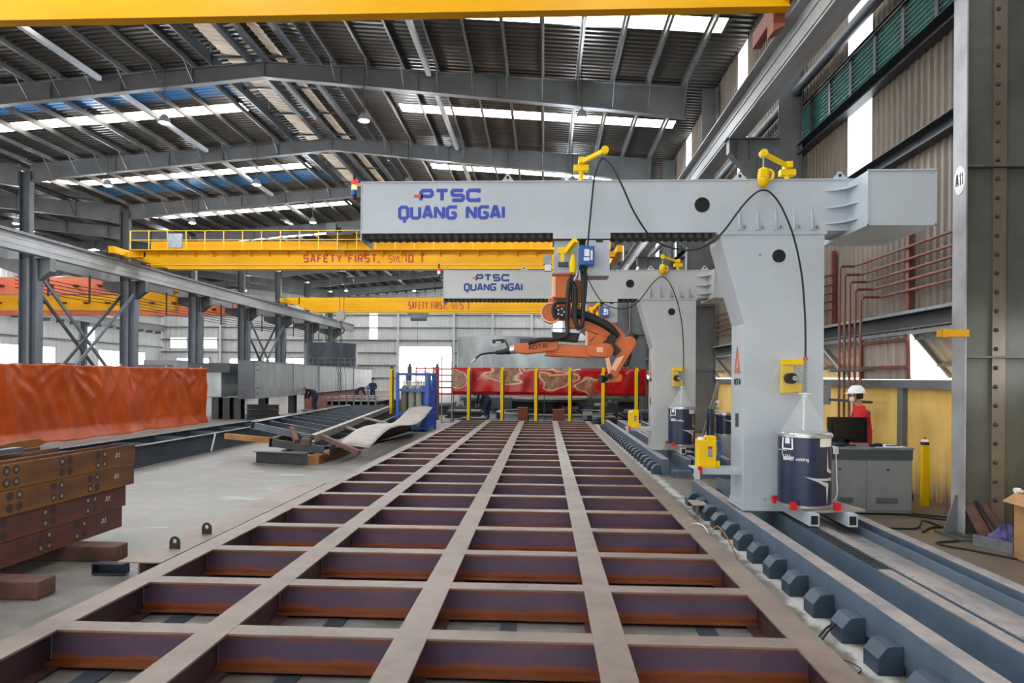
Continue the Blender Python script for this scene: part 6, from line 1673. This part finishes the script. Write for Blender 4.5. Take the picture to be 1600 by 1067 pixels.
g = G(); g.bar((4.86, 7.96, .06), (5.05, 7.52, .06), .006, .12); g.bar((5.06, 8.02, .06), (5.25, 7.58, .06), .006, .12); g.bar((4.96, 7.99, .004), (5.15, 7.55, .004), .2, .006); g.build('tray_body', M['galv'], t)
g = G()
for j in range(10): g.box(5.075+.017*j, 5.081+.017*j, 7.515+.005*j, 7.52+.005*j, .03, .07)
g.bar((5.05, 7.525, .06), (5.25, 7.585, .06), .006, .12); g.build('tray_end', M['galv'], t)
# purple bag and cardboard box
rnd = random.Random(3)
g = G(); n, m_ = 22, 10; rows = []
for j in range(m_+1):
    ph = PI/2*j/m_; r = []
    for i in range(n+1):
        th = 2*PI*(i % n)/n; w = 1+.14*math.sin(3*th+2*ph)+.08*math.sin(7*th+5*ph)
        r.append((W(1572, 850, 7.9).x+.17*math.cos(th)*math.cos(ph)*w, 7.9+.12*math.sin(th)*math.cos(ph)*w, .0+.22*math.sin(ph)*(1+.15*math.sin(5*th))+.002))
    rows.append(r)
g.grid(rows); solo(g, 'plastic_bag', M['purple_bag'], 'crumpled purple plastic bag beside the cable tray', 'bag', smooth=True)
t = thing('cardboard_box', 'open brown cardboard box cut off by the right edge of the photo', 'box', (5.2, 7.2, 0))
g = G(); g.box(5.12, 5.75, 6.62, 7.0, 0.0, .02) if False else None
g = G(); bx0 = W(1583, 820, 7.36).x
for (a, b, c, d) in ((bx0, bx0+.012, 7.0, 7.36), (bx0, bx0+.6, 7.0, 7.012), (bx0, bx0+.6, 7.35, 7.36), (bx0+.59, bx0+.6, 7.0, 7.36)): g.box(a, b, c, d, 0, .68)
g.box(bx0, bx0+.6, 7.0, 7.36, 0, .01); g.build('carton', M['card'], t)
g = G(); g.hexa([(bx0-.13, 7.02, .60), (bx0-.13, 7.34, .60), (bx0-.125, 7.34, .605), (bx0-.125, 7.02, .605), (bx0, 7.02, .68), (bx0, 7.34, .68), (bx0+.005, 7.34, .69), (bx0+.005, 7.02, .69)])
g.hexa([(bx0-.02, 6.86, .56), (bx0+.6, 6.86, .56), (bx0+.6, 6.87, .56), (bx0-.02, 6.87, .56), (bx0, 7.0, .68), (bx0+.6, 7.0, .68), (bx0+.6, 7.01, .68), (bx0, 7.01, .68)]); g.build('carton_flap', M['card'], t)
g = G(); g.lathe([(.001, 0), (.035, .01), (.04, .03), (.03, .05), (.001, .055)], (bx0+.04, 7.36, .685), 12); g.cyl((bx0+.0, 7.33, .70), (bx0+.09, 7.35, .70), .018); 
solo(g, 'crumpled_wrap', M['paper'], 'small white crumpled wrapping on the cardboard box', 'wrapping', smooth=True)
# red pipe stub and wall bits at the right edge
g = G(); g.cyl((5.42, 7.95, 4.24), (5.9, 7.4, 4.36), .03, n=10); solo(g, 'pipe_stub', M['pipe_red'], 'short oxide red pipe stub beside the column at the right edge', 'pipe')

# behind the nearer gantry leg: spare drums, ladder, pale cabinet
x = W(1131, 660, 14.6).x
t = thing('pale_cabinet', 'pale grey metal cabinet behind the nearer gantry leg', 'cabinet', (4.0, 14.9, 0))
a = W(1127, 722, 14.6); b = W(1160, 682, 14.6)
g = G(); g.box(a.x, b.x+.2, 14.6, 15.3, .05, b.z); g.build('body', M['cabinet'], t, bev=.01)
g = G(); g.box(a.x+.03, b.x+.17, 14.63, 15.27, 0, .05); g.build('plinth', M['steel_dk'], t)
g = G(); g.box(a.x+.03, (a.x+b.x)/2+.1, 14.585, 14.6, .1, b.z-.04); g.build('door', M['cabinet'], t)
drum(W(1133, 660, 14.95).x, 14.95, b.z, 'navy drum with pale ribbon mark standing on the pale cabinet', R=.2, Hh=.48)
g = G(); xx = W(1113.5, 660, 14.3).x; g.lathe([(.075, 0), (.075, .55), (.05, .6), (.05, .64), (.001, .64)], (xx, 14.5, b.z-.06), 16)
solo(g, 'blue_canister', M['drum'], 'narrow navy canister beside the navy drum behind the gantry leg', 'canister', smooth=True)
g = G(); g.box(xx-.12, xx+.12, 14.38, 14.6, .0, b.z-.06); solo(g, 'canister_stand', M['cabinet'], 'small grey stand under the narrow navy canister', 'stand')
t = thing('step_ladder', 'pale aluminium step ladder behind the yellow power box', 'ladder', (3.5, 15.6, 0))
p0, p1 = W(1093, 690, 15.2), W(1122, 596, 16.0)
for dx in (0, .22):
    g = G(); g.bar((p0.x-.1+dx*.6, 15.2, .0), (p1.x+dx*.1, 16.0, p1.z), .03, .06); g.build('rail', M['plate_pale'], t)
for dx in (.12, .3):
    g = G(); g.bar((p1.x+.02, 16.0, p1.z), (p0.x+.25+dx, 16.7, .0), .03, .04); g.build('rear_leg', M['plate_pale'], t)
for j in range(6):
    f = .1+.14*j; g = G(); g.bar((p0.x-.1+(p1.x-p0.x+.1)*f, 15.2+.8*f, p1.z*f), (p0.x+.03+(p1.x-p0.x)*f, 15.2+.8*f, p1.z*f), .06, .02); g.build('tread', M['galv'], t)
g = G(); g.box(5.75, 5.98, 19.2, 19.5, 1.0, 1.7); solo(g, 'wall_box', M['cabinet'], 'grey switch box on the yellow wall beyond the gantry leg', 'switch box', bev=.01)
a = W(1290, 632, 13.5); g = G(); x = a.x; g.box(x-.3, x-.02+.12, 13.5, 13.62, W(1290, 632, 13.5).z, W(1290, 603, 13.5).z); g.box(x-.1, x-.04, 13.54, 13.6, 0, W(1290, 632, 13.5).z)
solo(g, 'switch_box', M['cabinet'], 'small grey box on a post at the edge of the nearer gantry leg', 'switch box', bev=.006)
# low grey channel piece beside the leg
g = G(); g.box(2.9, 2.95, 10.6, 11.6, .0, .2); g.box(2.9, 3.2, 10.6, 11.6, .0, .02); solo(g, 'angle_piece', M['rail'], 'grey angle piece on the floor behind the nearer gantry leg', 'angle piece')

# ------------------------------------------------------------------ people
def skin(name, J, E, m, parent, sub=2, root=None):
    off = WLOC.get(parent.name, Vector((0, 0, 0)))
    me = bpy.data.meshes.new(name); ks = list(J)
    me.from_pydata([tuple(J[k][:3]) for k in ks], [(ks.index(a), ks.index(b)) for a, b in E], [])
    me.materials.append(m)
    o = bpy.data.objects.new(name, me); sc.collection.objects.link(o); o.parent = parent
    md = o.modifiers.new('skin', 'SKIN'); md.use_smooth_shade = True; md.branch_smoothing = .6
    for i, k in enumerate(ks):
        r = J[k][3]; r = r if isinstance(r, tuple) else (r, r)
        me.skin_vertices[0].data[i].radius = r
        me.skin_vertices[0].data[i].use_root = (k == (root or ks[0]))
    s = o.modifiers.new('sub', 'SUBSURF'); s.levels = sub; s.render_levels = sub
    WLOC[o.name] = off
    return o
def person(label, loc, rot, J, cloth, helmet, extra=None, c=1.42):
    """J: joints in the person's own frame (facing +y), z up from the floor"""
    t = thing('person', label, 'person', loc); t.rotation_euler = (0, 0, rot); WLOC[t.name] = Vector((0, 0, 0))
    body = {k: (J[k] if k not in ('chest', 'waist', 'pelvis') else tuple(J[k][:3]) + (tuple(r*.7 for r in J[k][3]),)) for k in J}
    E = [('pelvis', 'waist'), ('waist', 'chest'), ('chest', 'neck'), ('neck', 'jaw'), ('jaw', 'crown')]
    for s in 'lr': E += [('chest', s+'sh'), (s+'sh', s+'el'), (s+'el', s+'wr'), (s+'wr', s+'palm'), ('pelvis', s+'hip'), (s+'hip', s+'kn'), (s+'kn', s+'an'), (s+'an', s+'toe')]
    skin('body', body, E, M['skin'], t)
    def infl(ks, f=c): return {k: tuple(J[k][:3]) + ((tuple(r*f for r in J[k][3]) if isinstance(J[k][3], tuple) else J[k][3]*f),) for k in ks}
    K = ['pelvis', 'waist', 'chest', 'lsh', 'rsh', 'lel', 'rel', 'lwr', 'rwr', 'lhip', 'rhip', 'lkn', 'rkn', 'lan', 'ran']
    Jc = infl(K); nk = Vector(J['neck'][:3]); ch = Vector(J['chest'][:3]); cp = ch.lerp(nk, .92); Jc['collar'] = (cp.x, cp.y, cp.z, .082)
    Ec = [(a, b) for a, b in E if a in Jc and b in Jc] + [('chest', 'collar')]
    skin('coverall', Jc, Ec, cloth, t)
    for s in 'lr':
        w, p_ = Vector(J[s+'wr'][:3]), Vector(J[s+'palm'][:3]); d = (p_-w).normalized()
        side = Vector((0, 0, 1)).cross(d); side = side.normalized() if side.length > .1 else Vector((1, 0, 0)); nrm = d.cross(side)
        for f in range(4):
            b0 = p_ + side*(.027-.018*f) + d*.01; L_ = (.065, .078, .072, .055)[f]
            sj = {'a': tuple(b0)+(.0095,), 'b': tuple(b0 + d*L_*.55 + nrm*-.008)+(.0085,), 'c': tuple(b0 + d*L_ + nrm*-.03)+(.007,)}
            skin('finger', sj, [('a', 'b'), ('b', 'c')], M['skin'], t, 1)
        b0 = w.lerp(p_, .5) + side*.03
        skin('thumb', {'a': tuple(b0)+(.012,), 'b': tuple(b0 + side*.025 + d*.025)+(.010,), 'c': tuple(b0 + side*.03 + d*.055)+(.008,)}, [('a', 'b'), ('b', 'c')], M['skin'], t, 1)
        a_, e_ = Vector(J[s+'an'][:3]), Vector(J[s+'toe'][:3])
        skin('boot', {'a': (a_.x, a_.y, a_.z+.06, .06), 'b': (a_.x, a_.y-.01, .055, .055), 'c': (e_.x, e_.y, .045, (.05, .042))}, [('a', 'b'), ('b', 'c')], M['black'], t, 1)
    # helmet, brim, face
    jw, cr = Vector(J['jaw'][:3]), Vector(J['crown'][:3]); up = (cr-jw).normalized(); fw = Vector((0, 1, 0)); fw = (fw - up*fw.dot(up)).normalized(); rt = fw.cross(up)
    hc = cr + up*.0
    n, m_ = 24, 9; rows = []
    for j in range(m_+1):
        ph = PI/2*j/m_; rr = math.cos(ph)
        rows.append([hc + (rt*math.cos(2*PI*(i % n)/n)*.108*rr + fw*math.sin(2*PI*(i % n)/n)*.126*rr) + up*(.01+.112*math.sin(ph)) for i in range(n+1)])
    brim = []
    for k_, ex in ((0, 0), (1, 1)):
        brim.append([hc + rt*math.cos(2*PI*i/n)*(.108+.012*ex) + fw*(math.sin(2*PI*i/n)*(.126+.012*ex) + (.045*ex*max(0, math.sin(2*PI*i/n))**2)) + up*(.01-.012*ex) for i in range(n+1)])
    g = G(); g.grid([brim[1], brim[0]] + rows[1:]); hm = g.build('helmet', helmet, t, smooth=True, solid=.004)
    g = G(); g.bar(hc + fw*.08 + up*.09, hc - fw*.08 + up*.09, .02, .05, up); g.build('helmet_ridge', helmet, hm, bev=.008)
    g = G(); q = jw.lerp(cr, .45)
    g.lathe([(.001, 0), (.014, .006), (.018, .02), (.012, .04), (.004, .06), (.001, .062)], q + fw*.075 - up*.025, 8, tuple(up)); g.build('nose', M['skin'], t, smooth=True)
    for s in (-1, 1):
        g = G(); g.cyl(q + rt*s*.036 + fw*.068 + up*.015, q + rt*s*.036 + fw*.084 + up*.015, .011, n=10); g.build('eye', M['hair'], t)
        g = G(); e0 = q + rt*s*.074 - up*.005; g.stadium((0, -.012), .012, (0, .014), .017, -.006, .006); g.v = [tuple(e0 + fw*v[0] + rt*v[1] + up*v[2]) for v in g.v]; g.build('ear', M['skin'], t, bev=.003)
    g = G(); g.bar(q - up*.04 + fw*.07 + rt*.024, q - up*.04 + fw*.07 - rt*.024, .008, .01); g.build('mouth', M['red_primer'], t)
    if extra: extra(t, q, up, fw, rt, hc)
    return t
# red worker beside the cabinet: faces the wall side left, seen from his left and behind
J = dict(pelvis=(0, 0, .96, (.125, .105)), waist=(0, .01, 1.10, (.115, .095)), chest=(0, .03, 1.30, (.14, .11)), neck=(0, .06, 1.47, .05), jaw=(0, .08, 1.545, (.062, .068)), crown=(0, .085, 1.65, (.072, .078)),
         lsh=(-.20, .02, 1.38, .07), rsh=(.20, .02, 1.38, .07), lel=(-.24, .06, 1.10, .045), rel=(.23, .10, 1.10, .045), lwr=(-.16, .28, 1.03, .032), rwr=(.12, .32, 1.03, .032), lpalm=(-.13, .37, 1.0, (.038, .016)), rpalm=(.09, .41, 1.0, (.038, .016)),
         lhip=(-.09, 0, .88, .09), rhip=(.09, 0, .88, .09), lkn=(-.10, .03, .48, .06), rkn=(.10, -.01, .48, .06), lan=(-.10, 0, .10, .04), ran=(.10, -.02, .10, .04), ltoe=(-.10, .16, .04, .035), rtoe=(.11, .14, .04, .035))
def red_extra(t, q, up, fw, rt, hc):
    g = G(); g.lathe([(.001, .05), (.03, .045), (.052, .02), (.058, -.01), (.045, -.02)], q + fw*.055 - up*.035, 16, tuple(fw)); g.build('face_mask', M['paper'], t, smooth=True)
    g = G(); n = 24
    g.add([q + up*z_ + rt*math.cos(2*PI*i/n)*.082 + fw*(math.sin(2*PI*i/n)*.088-.004) for z_ in (.045, .07) for i in range(n)], [(i, (i+1) % n, n+(i+1) % n, n+i) for i in range(n)]); g.build('helmet_band', M['blue_strap'], t, solid=.005)
    g = G(); rows = []
    for z_ in (.07, .03, 0, -.03): rows.append([q + up*z_ + rt*math.cos(a)*.079 + fw*math.sin(a)*.085 for a in [PI*.95+PI*1.1*i/16 for i in range(17)]])
    g.grid(rows); g.build('hair', M['hair'], t, solid=.012, smooth=True)
    g = G(); g.tube([q + rt*-.08 + up*.05, q - rt*.082 - up*.02, q - rt*.05 - up*.08 + fw*.04], .004, 5); g.build('chin_strap', M['black'], t)
    # grey reflective bands on shoulder and sleeve, lettering patch on the back
    for s in (-1, 1):
        g = G(); g.bar((s*.19, -.055, 1.40), (s*.10, -.095, 1.33), .028, .02, (0, -1, 0)); g.build('reflective_band', M['galv'], t)
        g = G(); g.ring((s*.225, .05, 1.2), (s*.228, .053, 1.17), .072, .066, 20); g.build('reflective_band', M['galv'], t)
rl = W(1348, 600, 10.75)
person('person in red coveralls and a white helmet standing behind the monitor, facing left', (rl.x, 10.75, 0), math.radians(72), J, M['red_cloth'], M['helmet_w'], red_extra, 1.72)
# workers in navy
Jb = dict(pelvis=(0, -.22, .92, (.13, .11)), waist=(0, -.08, 1.06, (.12, .10)), chest=(0, .14, 1.18, (.14, .11)), neck=(0, .32, 1.17, .05), jaw=(0, .40, 1.13, (.062, .068)), crown=(0, .47, 1.17, (.072, .078)),
          lsh=(-.19, .18, 1.16, .06), rsh=(.19, .18, 1.16, .06), lel=(-.2, .24, .88, .045), rel=(.2, .26, .88, .045), lwr=(-.13, .36, .66, .032), rwr=(.12, .38, .66, .032), lpalm=(-.11, .38, .57, (.038, .018)), rpalm=(.10, .40, .57, (.038, .018)),
          lhip=(-.1, -.22, .86, .09), rhip=(.1, -.22, .86, .09), lkn=(-.12, -.10, .48, .06), rkn=(.12, -.08, .48, .06), lan=(-.12, -.16, .10, .04), ran=(.12, -.14, .10, .04), ltoe=(-.13, 0, .04, .035), rtoe=(.13, .02, .04, .035))
p = W(488, 643, 35.2)
person('person in navy workwear and an orange helmet bending over steel, left background', (p.x, 35.2, 0), math.radians(80), Jb, M['navy_cloth'], M['helmet_o'])
Js = dict(J); Js.update(jaw=(0, .09, 1.56, (.062, .068)), crown=(0, .09, 1.67, (.072, .078)))
p = W(582, 630, 45)
person('person in navy workwear standing with his back to the camera, far behind the steel stack', (p.x, 45, 0), math.radians(10), Js, M['navy_cloth'], M['navy_cloth'])
Jk = {k: ((v[0], v[1], v[2]-.30 if v[2] > .5 else v[2]*.7, v[3])) for k, v in Jb.items()}
p = W(562, 632, 43)
person('person in navy workwear stooping low beside the standing worker', (p.x, 43, 0), math.radians(-70), Jb, M['navy_cloth'], M['blue_strap'])
p = W(757, 640, 30.5)
person('person in navy workwear working behind the red film barrier, left of the second post', (p.x, 30.5, 0), math.radians(60), Jb, M['navy_cloth'], M['navy_cloth'])
